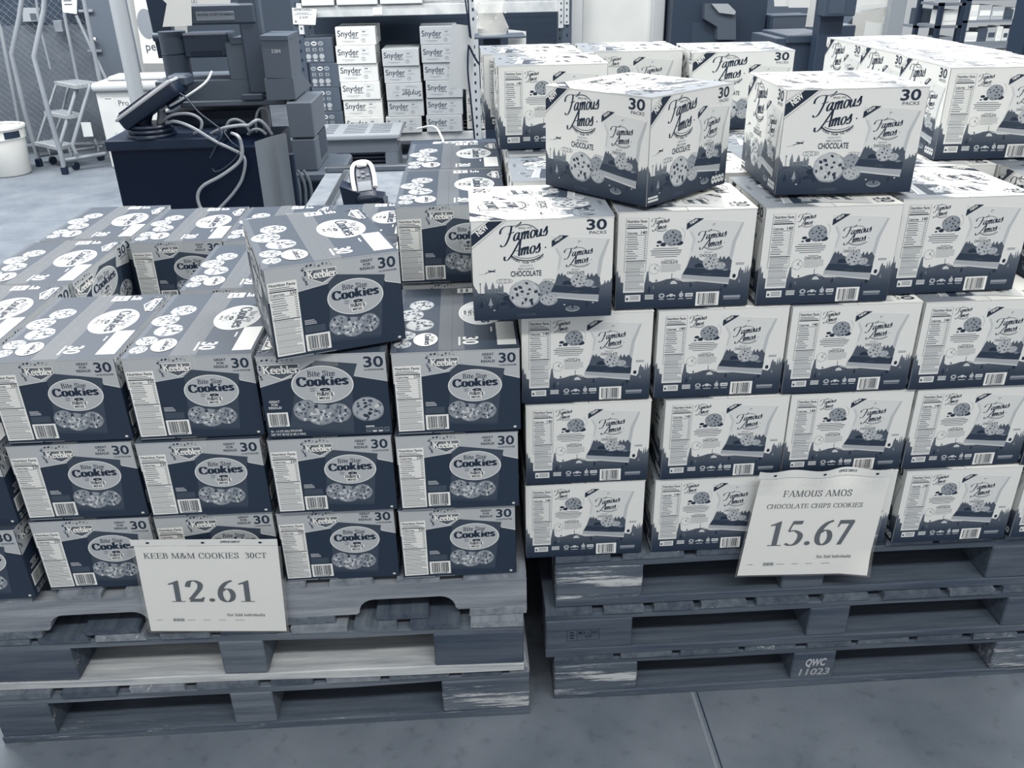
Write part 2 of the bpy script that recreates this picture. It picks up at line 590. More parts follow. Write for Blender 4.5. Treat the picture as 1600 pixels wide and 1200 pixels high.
SC_ADV = {'F': 1.02, 'A': 1.22, 'a': .94, 'm': 1.14, 'o': .74, 'u': .86, 's': .6}


def script(art, body, x, y, xh, m, layer, rot=0.0, thick=.265, thin=.07, shear=.24, sx=1.0):
    pen = 0.0
    for c in body:
        for st in SCRIPT[c]:
            def tf(p, pen=pen):
                a, b = (p[0] + pen + shear * p[1]) * xh * sx, p[1] * xh
                return (x + a * math.cos(rot) - b * math.sin(rot), y + a * math.sin(rot) + b * math.cos(rot))
            art.stroke(st, thick, m, layer, thin=thin, tf=tf)
        pen += SC_ADV[c]


def amos_logo(art, cx, cy, k, dark, layer, fine=True):
    """The script wordmark between its arcs; k is the width in millimetres of the upper word."""
    s = k / 90.0
    rot = R(8)
    script(art, 'Famous', cx - 33 * s, cy + 3 * s, 14.4 * s, dark, layer, rot, sx=1.02)
    script(art, 'Amos', cx - 23 * s, cy - 25 * s, 14.4 * s, dark, layer, rot, sx=1.02)
    art.ell(cx + 40 * s, cy - 9 * s, 1.5 * s, 1.5 * s, dark, layer, n=8)
    art.arc(cx + 2 * s, cy + 12 * s, 27 * s, 23 * s, 22, 128, 1.5 * s, dark, layer)
    art.arc(cx + 4 * s, cy + 9 * s, 22 * s, 19 * s, 40, 60, .9 * s, dark, layer, n=6)
    art.arc(cx + 6 * s, cy - 12 * s, 33 * s, 21 * s, 205, 335, 2.0 * s, dark, layer)
    art.arc(cx + 6 * s, cy - 12 * s, 31 * s, 16.5 * s, 220, 320, 1.0 * s, dark, layer)
    if fine:
        art.text('SINCE 1975', cx + 3 * s, cy + 27 * s, 3.4 * s, dark, layer, bold=.01, align='c')
        word = 'WONDERS FROM THE WORLD'
        for i, ch in enumerate(word):
            if ch == ' ':
                continue
            a = R(214 + (326 - 214) * i / (len(word) - 1))
            px_, py_ = cx + 6 * s + 36 * s * math.cos(a), cy - 10 * s + 28.5 * s * math.sin(a)
            art.text(ch, px_, py_, 3.4 * s, dark, layer, bold=.03, align='c', rot=a + math.pi / 2)


def chip_cookie(art, cx, cy, rx, ry, layer, seed, base=.70, chip=.16, n=13, rot=0.0):
    rn = random.Random(seed)
    art.ell(cx, cy, rx, ry, ink(base - .13), layer, wob=.03, seed=seed, rot=rot)
    art.ell(cx - rx * .03, cy + ry * .04, rx * .93, ry * .92, ink(base), layer + 1, wob=.03, seed=seed + 1, rot=rot)
    for i in range(n * 2):
        a, q = rn.uniform(0, 6.28), math.sqrt(rn.uniform(0, .8))
        art.ell(cx + rx * q * math.cos(a), cy + ry * q * math.sin(a), rx * rn.uniform(.05, .12), ry * rn.uniform(.03, .07), ink(base + rn.choice((-.07, .06))), layer + 2, n=8, wob=.2, seed=seed + i, rot=rn.uniform(0, 3))
    for i in range(n):
        a, q = 2.4 * i + rn.uniform(-.3, .3), math.sqrt((i + .5) / n) * .86
        x, y = cx + rx * q * math.cos(a), cy + ry * q * math.sin(a)
        r0 = rx * rn.uniform(.08, .14)
        ro = rn.uniform(0, 3)
        art.ell(x, y, r0, r0 * .75 * ry / rx, ink(chip), layer + 3, n=9, wob=.2, seed=seed + 50 + i, rot=ro)
        art.ell(x - r0 * .2, y + r0 * .2, r0 * .4, r0 * .25, ink(chip + .18), layer + 4, n=7, rot=ro)


def candy_cookie(art, cx, cy, rx, ry, layer, seed, base=.62):
    rn = random.Random(seed)
    art.ell(cx, cy, rx, ry, ink(base - .1), layer, wob=.025, seed=seed)
    art.ell(cx, cy + ry * .03, rx * .93, ry * .92, ink(base), layer + 1, wob=.03, seed=seed + 1)
    for i in range(17):
        a, q = 2.4 * i + rn.uniform(-.3, .3), math.sqrt((i + .5) / 17) * .84
        x, y = cx + rx * q * math.cos(a), cy + ry * q * math.sin(a)
        art.ell(x, y, rx * rn.uniform(.1, .2), ry * rn.uniform(.07, .15), ink(rn.choice((.2, .3, .45, .75, .8, .5))), layer + 2, n=9, wob=.15, seed=seed + i, rot=rn.uniform(0, 3))
    for i in range(5):
        a, q = rn.uniform(0, 6.3), rn.uniform(.2, .8)
        art.ell(cx + rx * q * math.cos(a), cy + ry * q * math.sin(a), rx * .09, ry * .07, ink(.12), layer + 3, n=7, wob=.25, seed=seed + 90 + i)


def barcode(art, x0, y0, x1, y1, layer, seed=3, paper=.93):
    rn = random.Random(seed)
    art.rect(x0, y0, x1, y1, ink(paper), layer)
    w, h = x1 - x0, y1 - y0
    x = x0 + w * .1
    while x < x1 - w * .1:
        b = w * rn.choice((.012, .02, .03, .04))
        art.rect(x, y0 + h * (.12 if rn.random() < .85 else .07), min(x + b, x1 - w * .07), y1 - h * .1, ink(.1), layer + 1)
        x += b + w * rn.choice((.014, .02, .03))
    art.rect(x0 + w * .15, y0 + h * .03, x0 + w * .85, y0 + h * .08, ink(.45), layer + 1)


def nutrition(art, x0, y0, x1, y1, layer, cal, box_to, split, calrow):
    rn = random.Random(5)
    W = x1 - x0
    dk = ink(.08)
    md = ink(.42)
    art.text('Nutrition Facts', x0 + W * .05, y1 - 8.2, 5.2, dk, layer, bold=.035, w=W * .9)
    for k in range(2):
        art.rect(x0 + W * .05, y1 - 12.2 - 3.4 * k, x0 + W * (.75 + .15 * k), y1 - 10.8 - 3.4 * k, ink(.45 - .2 * k), layer)
    art.rect(x0 + W * .03, y1 - 19.6, x1 - W * .03, y1 - 17.4, dk, layer)
    art.text('Calories', x0 + W * .05, calrow, 4.2, dk, layer, bold=.035, w=W * .48)
    art.text(cal, x1 - W * .04, calrow, 5.8, dk, layer, bold=.03, align='r')
    art.rect(x0 + W * .03, calrow - 2.6, x1 - W * .03, calrow - 1.7, dk, layer)
    y = calrow - 6.4
    i = 0
    while y > split + 3:
        art.rect(x0 + W * (.04 + .05 * (i % 3 == 1)), y, x0 + W * rn.uniform(.35, .62), y + 1.5, ink(.36 if i % 3 == 0 else .54), layer)
        art.rect(x1 - W * .14, y, x1 - W * .05, y + 1.5, ink(.48), layer)
        art.rect(x0 + W * .04, y - 1.35, x1 - W * .04, y - .95, ink(.6), layer)
        y -= 4.6
        i += 1
    art.rect(x0 + W * .03, split - .9, x1 - W * .03, split + .9, dk, layer)
    y = split - 3.6
    i = 0
    while y > y0 + 2:
        art.rect(x0 + W * .05, y, x0 + W * (.94 - rn.choice((0, .03, .2))), y + 1.0, ink(.62 if i % 6 else .35), layer)
        y -= 2.15
        i += 1


def slab(art, body, x, y, h, m, layer, w, **k):
    serif(art, body, x, y, h, m, layer, T=k.pop('T', .2), t=k.pop('t', .11), w=w, **k)


def keeb_hex(art, x0, x1, y0, y1, layer, candies=True):
    """Six-sided brand badge with slab lettering; x0..x1, y0 is the lower point."""
    W, H = x1 - x0, y1 - y0
    if candies:
        rn = random.Random(8)
        for i in range(15):
            if i < 8:
                x, y = x0 - W * .08 + i * W * .13, y1 + H * rn.uniform(.08, .3)
            else:
                x, y = x0 - W * rn.uniform(.02, .16), y1 - (i - 8) * H * .15
            art.ell(x, y, 2.6, 1.9, ink(rn.choice((.25, .35, .5, .6, .12))), layer, n=10, rot=rn.uniform(0, 3), wob=.1, seed=i)
    out = [(x0, y1 - H * .02), (x1, y1), (x1 + W * .015, y0 + H * .52), (x0 + W * .5, y0), (x0 + W * .02, y0 + H * .47)]
    art.poly(out, ink(.90), layer + 1)
    c = (x0 + W * .5, y0 + H * .6)
    art.poly([(c[0] + (p[0] - c[0]) * .93, c[1] + (p[1] - c[1]) * .86) for p in out], ink(.38), layer + 2)
    dk = dict(T=.30, t=.22, gap=-.02)
    slab(art, 'Keebler', x0 + W * .025, y0 + H * .40, H * .50, ink(.16), layer + 3, W * .95, **dk)
    slab(art, 'Keebler', x0 + W * .025, y0 + H * .415, H * .47, ink(.94), layer + 4, W * .95, T=.20, t=.12, gap=-.02)


def cookie_oval(art, cx, cy, rx, ry, layer, sub=True, g=.72):
    art.ell(cx, cy, rx * 1.04, ry * 1.05, ink(.88), layer, n=40)
    art.ell(cx, cy, rx, ry, ink(g), layer + 1, n=40)
    dk = ink(.17)
    slab(art, 'Bite Size', cx, cy + ry * .47, ry * .30, dk, layer + 2, rx * .92, align='c', T=.15, t=.09)
    slab(art, 'Cookies', cx, cy - ry * .06, ry * .50, ink(.13), layer + 2, rx * 1.74, align='c', T=.24, t=.13, hop=(.0, .02, .03, .04, .02, .06, .07))
    if not sub:
        return
    art.text('made', cx - rx * .44, cy - ry * .24, ry * .09, ink(.3), layer + 2, bold=.02)
    art.text('with', cx - rx * .44, cy - ry * .37, ry * .09, ink(.3), layer + 2, bold=.02)
    art.ell(cx + rx * .07, cy - ry * .27, rx * .22, ry * .13, ink(.9), layer + 2)
    art.ell(cx + rx * .07, cy - ry * .27, rx * .19, ry * .10, ink(.12), layer + 3)
    art.text('real', cx + rx * .07, cy - ry * .30, ry * .07, ink(.85), layer + 4, align='c', bold=.02)
    art.poly([(cx - rx * .27, cy - ry * .66), (cx + rx * .36, cy - ry * .62), (cx + rx * .36, cy - ry * .42), (cx - rx * .27, cy - ry * .44)], ink(.92), layer + 2)
    art.rect(cx - rx * .2, cy - ry * .88, cx + rx * .24, cy - ry * .6, ink(.92), layer + 2)
    slab(art, 'm', cx - rx * .22, cy - ry * .63, ry * .26, ink(.13), layer + 4, rx * .24) if False else None
    art.text("m&m's", cx + rx * .04, cy - ry * .62, ry * .25, ink(.13), layer + 3, align='c', bold=.045, w=rx * .54)
    art.text('MINIS', cx + rx * .02, cy - ry * .83, ry * .15, ink(.13), layer + 3, align='c', bold=.04)


def art_keeb_back():
    a = Art()
    a.poly([(0, 183.4), (250, 183.4), (250, 118), (218, 127), (160, 142), (111, 137), (56, 129), (0, 115)], ink(.72), 0)
    a.stroke([(0, 115), (56, 129), (111, 137)], 1.0, ink(.86), 1, smooth=False)
    a.poly([(218, 127), (250, 118), (250, 116.5), (218, 125)], ink(.86), 1)
    a.poly([(113, 139), (129, 152), (219, 139), (211, 100), (202, 20), (101, 27), (108, 70)], ink(.28), 1)
    a.poly([(101, 27), (202, 20), (201, 15), (100, 21)], ink(.24), 1)
    cookie_oval(a, 160, 104.5, 51, 33.5, 3)
    candy_cookie(a, 125, 52, 20.5, 20, 3, 1)
    candy_cookie(a, 180, 48, 20.5, 19, 3, 2)
    candy_cookie(a, 149, 45, 24, 20.5, 7, 3)
    keeb_hex(a, 75, 130, 138, 168, 4)
    a.text('30', 224.5, 152, 20, ink(.17), 2, bold=.03, w=33, align='c')
    a.text('1.6 OZ POUCHES', 225, 144.5, 3.2, ink(.2), 2, bold=.04, w=34, align='c')
    for k, t_ in enumerate(('GREAT', 'FOR', 'RESALE!')):
        a.text(t_, 187, 168 - k * 7.4, 5.0, ink(.2), 2, bold=.035, align='c', w=(23, 14, 27)[k])
    a.poly([(4, 8), (55.5, 8.5), (56.5, 153), (4, 152)], ink(.93), 2)
    nutrition(a, 4, 8, 56, 152.5, 3, '230', 0, 80, 126.5)
    barcode(a, 59, 9.5, 104.5, 43, 2)
    a.rect(60, 46, 98, 60, ink(.30), 1)
    for k in range(3):
        a.rect(61, 63 + k * 3.4, 61 + (22, 21, 18)[k], 65 + k * 3.4, ink(.7), 1)
    a.rect(3, 1.6, 70, 3.6, ink(.62), 1)
    a.rect(74, 2, 113, 3.2, ink(.62), 1)
    a.ell(237, 8, 3.2, 2.4, ink(.85), 1)
    a.stroke([(214, 22), (240, 18)], .5, ink(.3), 1, smooth=False)
    return a


def art_keeb_display(wide=250.0):
    a = Art()
    a.poly([(0, 183.4), (250, 183.4), (250, 118), (185, 132), (150, 160), (115, 168), (65, 134), (0, 115)], ink(.72), 0)
    a.stroke([(0, 115), (65, 134)], 1.0, ink(.86), 1, smooth=False)
    a.stroke([(185, 132), (250, 118)], 1.0, ink(.86), 1, smooth=False)
    a.poly([(66, 138), (115, 168), (193, 158), (180, 121), (173, 10), (47, 24), (66, 100)], ink(.28), 1)
    a.poly([(47, 24), (173, 10), (172, 4), (46, 18)], ink(.25), 1)
    cookie_oval(a, 122, 116, 58, 39, 3)
    candy_cookie(a, 84, 60, 26, 24, 3, 1)
    candy_cookie(a, 146, 52, 25, 22, 3, 2)
    candy_cookie(a, 112, 50, 30, 24, 7, 3)
    candy_cookie(a, 205, 58, 32, 27, 3, 4, .68)
    keeb_hex(a, 9, 82, 129, 164, 6)
    a.text('30', 224.5, 150, 22, ink(.17), 2, bold=.03, w=38, align='c')
    a.text('1.6 OZ POUCHES', 224, 142.5, 3.4, ink(.2), 2, bold=.04, w=38, align='c')
    for k, t_ in enumerate(('GREAT', 'FOR', 'RESALE!')):
        a.text(t_, 24, 80 - k * 6.8, 4.8, ink(.85), 2, bold=.035, align='c', w=(21, 13, 25)[k])
    barcode(a, 6, 26, 47, 58, 2)
    a.text('30 - 1.6 OZ (45g) POUCHES', 8, 13.5, 4.6, ink(.85), 2, bold=.03, w=62)
    a.text('NET WT 48 OZ (3 LB) (1.36kg)', 8, 6, 4.6, ink(.85), 2, bold=.03, w=68)
    a.rect(197, 17.5, 214, 20, ink(.85), 2)
    for k in range(4):
        a.rect(197 + k * 12, 5, 207.5 + k * 12, 16, ink(.42), 2)
        a.rect(198.5 + k * 12, 10.5, 206 + k * 12, 13, ink(.15), 3)
        if k in (1, 2):
            a.ell(202 + k * 12, 7.5, 4.5, 1.8, ink(.85), 3)
    return a


def art_keeb_top():
    """Lid, seen from above: x across, y away; lettering reads towards the near edge."""
    a = Art()

    def turn(cx, cy):
        return lambda p: (cx + p[1], cy - p[0])
    g0 = ink(.26)
    a.rect(0, 0, 250, 350, g0, 0)
    a.rect(0, 0, 12, 350, ink(.36), 1)
    # right half: big oval with the name
    o = Art()
    cookie_oval(o, 0, 0, 66, 46, 1, sub=True, g=.76)
    a.put(o, turn(180, 194))
    h = Art()
    keeb_hex(h, -38, 38, -14, 16, 8)
    a.put(h, turn(227, 283))
    n = Art()
    n.text('30', 0, 0, 30, ink(.88), 1, bold=.03, w=38, align='c')
    n.rect(-20, -9, 22, -5, ink(.8), 1)
    a.put(n, turn(140, 47))
    a.rect(207, 20, 244, 137, ink(.86), 1)
    a.rect(196, 88, 199, 112, ink(.85), 1)
    a.rect(129, 315, 165, 344, ink(.93), 1)
    for k in range(2):
        a.rect(136 + k * 12, 319, 141 + k * 12, 340, ink(.42), 2)
    for k in range(4):
        a.rect(172 + k * 6, 318, 176 + k * 6, 318 + (24, 12, 20, 14)[k], ink(.88), 1)
    # left half: cookies in a column and the small oval
    for i, (x, y, r_) in enumerate(((52, 246, 28), (30, 190, 30), (52, 136, 30), (25, 82, 22), (22, 40, 18))):
        candy_cookie(a, x, y, r_ * .95, r_ * 1.05, 1 + 4 * (i % 2), 20 + i, .74)
    o2 = Art()
    cookie_oval(o2, 0, 0, 31, 23, 1, sub=False, g=.86)
    a.put(o2, turn(66, 58), 8)
    return a


def skyline(a, pts, m, layer):
    a.poly([(pts[0][0], 0)] + pts + [(pts[-1][0], 0)], m, layer)


def bag_art(scale=1.0):
    """A pillow bag, 100 wide by 150 high, as drawn on the panels."""
    b = Art()
    body = [(3, 146), (100, 138), (101, 134), (90, 96), (86, 60), (84, 12), (0, 24), (8, 50), (13, 80), (16, 104), (9, 120), (3, 130)]
    b.poly(body, ink(.84), 0)
    b.poly([(90, 96), (101, 134), (97, 134), (84, 98), (80, 60), (86, 60)], ink(.74), 1)
    b.poly([(13, 80), (16, 104), (9, 120), (13, 120), (20, 104), (16, 80)], ink(.78), 1)
    b.poly([(3, 146), (100, 138), (100, 135.5), (3, 143.5)], ink(.9), 1)
    b.poly([(3, 135), (17, 145), (32, 144), (3, 123)], ink(.14), 2)
    b.text('NEW', 16, 137, 4.4, ink(.9), 3, bold=.05, align='c', rot=R(34))
    b.ell(50, 131, 2.6, 2.6, ink(.5), 2, n=14)
    b.ell(50.5, 130.3, 2.0, 2.0, ink(.86), 3, n=14)
    amos_logo(b, 48, 101, 50, ink(.11), 2, fine=False)
    b.text('CHOCOLATE', 44, 69, 5.2, ink(.2), 2, bold=.03, align='c', w=30)
    b.text('BELGIAN', 44, 76.5, 2.4, ink(.4), 2, align='c')
    b.poly([(13, 68), (16, 72), (18, 67), (21, 73), (23, 66), (26, 69), (29, 64), (36, 60), (50, 58), (62, 62), (66, 70), (68, 62), (72, 70), (75, 63), (80, 69), (84, 62), (86.3, 60), (85, 28), (2, 36), (8, 50)], ink(.34), 2)
    b.poly([(7, 48), (86, 40), (84.5, 26), (1, 34)], ink(.2), 3)
    b.poly([(1, 35), (85, 25), (84, 12), (0, 24)], ink(.68), 4)
    b.poly([(0, 24), (84, 12), (84, 15), (.4, 27)], ink(.78), 5)
    chip_cookie(b, 50, 56, 15, 14, 4, 31, .72, n=9)
    chip_cookie(b, 67, 50, 9.5, 7.5, 4, 32, .70, n=6)
    b.ell(30, 52, 9, 4, ink(.14), 4, wob=.2, seed=4)
    b.ell(76, 42, 5, 2, ink(.55), 4, n=12)
    b.text('COOKIES', 44, 33, 2.6, ink(.4), 4, align='c')
    return b


def castle(a, x, y, s, m, layer):
    a.poly([(x, y), (x, y + 12 * s), (x + 3 * s, y + 24 * s), (x + 6 * s, y + 12 * s), (x + 6 * s, y + 9 * s), (x + 12 * s, y + 9 * s), (x + 12 * s, y + 13 * s), (x + 15 * s, y + 22 * s), (x + 18 * s, y + 13 * s), (x + 18 * s, y + 10 * s), (x + 24 * s, y + 10 * s), (x + 24 * s, y + 12 * s), (x + 26 * s, y + 19 * s), (x + 28 * s, y + 12 * s), (x + 30 * s, y + 12 * s), (x + 32 * s, y + 18 * s), (x + 34 * s, y + 12 * s), (x + 34 * s, y)], m, layer)
    for k in range(5):
        a.rect(x + (3 + 6 * k) * s, y + 4 * s, x + (4.4 + 6 * k) * s, y + 7 * s, ink(.3), layer + 1)


def tree(a, x, y, s, m, layer):
    a.poly([(x - 4 * s, y), (x, y + 15 * s), (x + 4 * s, y)], m, layer)
    a.rect(x - .7 * s, y - 4 * s, x + .7 * s, y, m, layer)


def cloud(a, x, y, s, m, layer):
    for dx, r_ in ((-7, 4), (-2, 5), (4, 4.5), (9, 3)):
        a.arc(x + dx * s, y, r_ * s, r_ * .7 * s, 0, 360, .55 * s, m, layer, n=14)


def art_amos_front(ground):
    a = Art()
    a.rect(0, 0, 261.8, 196.6, ink(.87), 0)
    skyline(a, [(0, 74), (3, 71), (5, 66), (8, 62), (10, 56), (22, 55), (34, 57), (62, 56), (68, 50), (80, 48), (120, 46), (140, 58), (158, 76), (170, 70), (232, 66), (236, 62), (238, 72), (240, 63), (245, 66), (247, 74), (249, 66), (253, 73), (256, 68), (258, 74), (261.8, 76)], ground, 1)
    castle(a, 22, 54, 1.05, ink(.5), 2)
    a.rect(14, 55, 15, 74, ink(.4), 2)
    a.ell(14.5, 74, 1.4, 2, ink(.3), 2, n=8)
    a.arc(34, 30, 36, 26, 20, 170, 1.0, ink(.22), 3)
    for x in (18, 36, 54):
        a.arc(x, 32, 8, 14, 0, 180, .9, ink(.22), 3, n=12)
    for i, (x, y, s_) in enumerate(((16, 28, 1), (33, 31, 1.1), (46, 24, .7), (214, 24, .8))):
        tree(a, x, y, s_, ink((.12, .62, .14, .14)[i]), 4)
    cloud(a, 59, 78, 1.3, ink(.42), 2)
    cloud(a, 141, 76, 1.0, ink(.5), 2)
    # aeroplane
    a.stroke([(24, 94), (30, 96), (36, 97), (44, 101)], 1.2, ink(.2), 2)
    a.stroke([(30, 99), (38, 98), (43, 97)], 2.2, ink(.15), 2)
    a.stroke([(12, 91), (18, 93), (24, 92)], .4, ink(.5), 2)
    # ribbon
    a.poly([(0, 168), (33, 196.6), (59, 196.6), (0, 146)], ink(.13), 2)
    a.stroke([(0, 172.5), (28, 196.6)], 1.0, ink(.13), 2, smooth=False)
    a.stroke([(0, 141.5), (64, 196.4)], 1.0, ink(.13), 2, smooth=False)
    a.text('NEW', 24.5, 172.5, 11, ink(.92), 3, bold=.06, align='c', rot=R(40.5), w=24)
    amos_logo(a, 96, 149, 90, ink(.12), 2)
    a.text('MADE WITH', 100, 105, 3, ink(.5), 2, align='c')
    a.text('BELGIAN', 100, 98.5, 4.2, ink(.35), 2, align='c', w=28)
    a.text('CHOCOLATE', 100, 86.5, 10, ink(.17), 2, align='c', w=57, bold=.035)
    a.text('30', 229, 170.5, 18.5, ink(.14), 2, bold=.035, w=37, align='c')
    a.text('PACKS', 231.5, 162, 5.6, ink(.22), 2, bold=.01, w=31, align='c')
    bg = bag_art()
    a.put(bg, lambda p: (144 + (p[0]) * 1.085, 19 + p[1] * .985), 2)
    chip_cookie(a, 138, 61, 17, 15, 3, 12, .62, n=7)
    chip_cookie(a, 142, 39, 17, 12.5, 7, 13, .70, n=7)
    chip_cookie(a, 98, 51, 30.5, 28, 8, 14, .74, n=14)
    for k, (x, y, r_) in enumerate(((64, 44, 9), (70, 34, 7), (56, 34, 6), (74, 28, 6))):
        a.ell(x, y, r_, r_ * .6, ink(.12 + .05 * (k % 2)), 6, n=7, wob=.25, seed=k)
    a.ell(187, 18.5, 13.5, 6, ink(.62), 3, n=20)
    a.ell(187, 19.5, 12, 4.6, ink(.45), 4, n=20)
    a.rect(185.5, 19, 188.5, 26, ink(.12), 5)
    a.text('COOKIES', 100, 7.5, 5, ink(.32), 2, align='c', w=36, bold=.02)
    for x, y in ((38, 20), (224, 28), (170, 26)):
        a.rect(x, y, x + 3, y + 2, ink(.8), 2)
    return a


def art_amos_side(ground):
    a = art_amos_front(ground)
    for k in range(4):
        a.ell(216 + k * 11, 16, 6, 8, ink(.82), 6, n=12)
        a.rect(212.5 + k * 11, 15, 219.5 + k * 11, 18, ink(.3), 7)
    a.rect(4, 8, 36, 12, ink(.85), 6)
    a.rect(4, 14, 34, 18, ink(.85), 6)
    return a


def art_amos_back(ground):
    a = Art()
    a.rect(0, 0, 261.8, 196.6, ink(.87), 0)
    skyline(a, [(0, 79), (2, 76), (4, 82), (6, 66), (9, 70), (10, 57), (16, 55), (57, 54), (60, 76), (63, 78), (65, 58), (72, 54), (86, 56), (98, 60), (110, 61), (124, 56), (131, 54), (150, 53), (221, 57), (232, 54), (236, 60), (237, 72), (240, 80), (243, 73), (246, 74), (248, 66), (250, 83), (252, 66), (254, 85), (256, 70), (259, 78), (261.8, 80)], ground, 1)
    a.rect(108, 58, 109, 72, ink(.2), 2)
    a.arc(113, 46, 17, 15, 10, 170, .9, ink(.15), 2)
    a.poly([(106, 50), (108, 55), (113, 57), (118, 54), (120, 50)], ink(.8), 2)
    for i, (x, y, s_) in enumerate(((66, 36, .8), (74, 42, .5), (146, 44, .7), (214, 40, 1.0), (206, 34, .6), (240, 50, .5))):
        tree(a, x, y, s_, ink((.12, .5, .12, .13, .14, .6)[i]), 3)
    a.ell(229, 62.5, 3.4, 4.2, ink(.12), 2, n=14)
    a.ell(79, 58, 1.8, 2.4, ink(.4), 2, n=10)
    a.poly([(15.5, 35), (56, 35), (58.5, 181), (16.5, 181)], ink(.88), 3)
    a.stroke([(15.8, 77), (57, 77), (58.5, 181), (16.5, 181), (15.8, 77)], .6, ink(.4), 4, smooth=False)
    nutrition(a, 16.5, 35, 57.5, 181, 4, '140', 77, 98.5, 151)
    amos_logo(a, 80, 167, 34, ink(.13), 2, fine=False)
    chip_cookie(a, 105, 142, 18, 16, 3, 41, .62, n=11)
    for k, (x, y, r_) in enumerate(((80, 134, 5), (88, 129, 6), (118, 131, 7), (78, 127, 3))):
        a.ell(x, y, r_, r_ * .6, ink(.11), 2, n=7, wob=.25, seed=k)
    a.arc(113, 147, 15, 15, -60, 60, .4, ink(.5), 2)
    for k, (x0, x1, g) in enumerate(((70, 117, .5), (65, 124, .2), (67, 123, .35), (66, 121, .5), (74, 116, .5))):
        a.rect(x0, 120.5 - k * 4, x1, 121.9 - k * 4, ink(g), 2)
    a.text('CHOCOLATE', 102, 91, 5.6, ink(.2), 2, align='c', w=32, bold=.03)
    a.rect(92, 98, 112, 99, ink(.45), 2)
    a.arc(73.5, 81.5, 10, 10, 0, 360, .5, ink(.45), 2, n=26)
    a.stroke([(73.5, 81.5), (79, 90)], .6, ink(.4), 2, smooth=False)
    a.stroke([(73.5, 81.5), (82, 78)], .6, ink(.5), 2, smooth=False)
    a.ell(75, 83, 1.2, 1.2, ink(.2), 3, n=8)
    for k in range(6):
        a.rect(86, 88.3 - k * 2.6, 124 - (9 if k == 5 else 0), 89.1 - k * 2.6, ink(.6), 2)
    bg = bag_art()
    a.put(bg, lambda p: (127 + p[0] * 1.10, 34 + p[1] * .995), 2)
    for k in range(2):
        a.rect(230, 85 + k * 2.5, 246, 86.2 + k * 2.5, ink(.5), 2)
    barcode(a, 158, 3.5, 203, 32, 2, 9)
    a.rect(212, 18, 245, 23, ink(.62), 2)
    a.rect(212, 15, 244, 16.3, ink(.62), 2)
    a.rect(20, 16.5, 50, 30, ink(.86), 2)
    a.ell(24, 22, 2.2, 2.6, ink(.2), 3, n=10)
    for k in range(3):
        a.rect(29, 26 - k * 3, 47, 27.3 - k * 3, ink(.45), 3)
    for k in range(2):
        a.rect(58.5 + k * 8.6, 20, 66.5 + k * 8.6, 29.5, ink(.8), 2)
        a.arc(62.5 + k * 8.6, 25, 2.6, 2.6, 0, 360, 1, ink(.3), 3, n=10)
    a.ell(91, 26.5, 6, 5, ink(.72), 2, n=16)
    a.ell(91, 26.8, 3.2, 2.4, ink(.25), 3, n=12)
    a.poly([(100, 24), (101, 27), (105, 28), (107, 30), (112, 30), (114, 28), (118, 27), (118, 24)], ink(.78), 2)
    a.ell(105, 24, 2, 2, ink(.2), 3, n=8)
    a.ell(114, 24, 2, 2, ink(.2), 3, n=8)
    a.ell(129, 27, 4.4, 5, ink(.72), 2, n=14)
    a.rect(128.4, 30, 130, 35, ink(.75), 2)
    a.rect(137, 23, 152, 30.5, ink(.8), 2)
    a.rect(139, 26, 150, 27.2, ink(.3), 3)
    for x0, x1 in ((86, 96), (102, 117), (124, 134), (139, 151)):
        a.rect(x0, 18.4, x1, 20.2, ink(.7), 2)
    return a


# ------------------------------------------------------------------ cartons
KW, KD, KH = 0.250, 0.350, 0.1834
FW, FD, FH = 0.2618, 0.250, 0.1966
KZ, FZ = 0.4209, 0.4345
INKG = ink_gradient('ink_ground_fade', [(0.02, .12), (.16, .22), (.36, .42)], FH)


def carton(name, w, d, h, base, edge, faces, top_art, seam, tape):
    root = bpy.data.objects.new(name, None)
    root.empty_display_size = .05
    COL.objects.link(root)
    b = MB()
    b.box(-w / 2 + .001, -d / 2 + .001, 0.0006, w / 2 - .001, d / 2 - .001, h - .0050, base, bev=.0022)
    for key, art in faces.items():
        if key == 'front':
            art.emit(b, (-w / 2, -d / 2 + .001, 0), (1, 0, 0), (0, 0, 1), (0, -1, 0), keep=None)
        if key == 'back':
            art.emit(b, (w / 2, d / 2 - .001, 0), (-1, 0, 0), (0, 0, 1), (0, 1, 0))
        if key == 'right':
            art.emit(b, (w / 2 - .001, -d / 2, 0), (0, 1, 0), (0, 0, 1), (1, 0, 0))
        if key == 'left':
            art.emit(b, (-w / 2 + .001, d / 2, 0), (0, -1, 0), (0, 0, 1), (-1, 0, 0))
    b.build('body', root)
    for side in (0, 1):
        f = MB()
        x0, x1 = ((0.0005, seam - .0006), (seam + .0006, w - .0005))[side]
        f.box(-w / 2 + x0, -d / 2 + .0005, h - .0048, -w / 2 + x1, d / 2 - .0005, h - .0028, edge)
        top_art.emit(f, (-w / 2, -d / 2, h - .0028), (1, 0, 0), (0, 1, 0), (0, 0, 1), lift=.0001,
                     keep=(lambda x, y, s=side: (x < seam * 1000) == (s == 0)) if True else None)
        f.build('top_flap', root)
    if tape:
        t = MB()
        t.box(-w / 2 + seam - .026, -d / 2 + .001, h - .0011, -w / 2 + seam + .024, d / 2 - .001, h - .0009, tape)
        for yy, s_ in ((-d / 2 - .0016, 1), (d / 2 + .0012, 1)):
            t.box(-w / 2 + seam - .026, yy, h - .028, -w / 2 + seam + .024, yy + .0003, h - .001, tape)
        t.build('packing_tape', root)
    return root


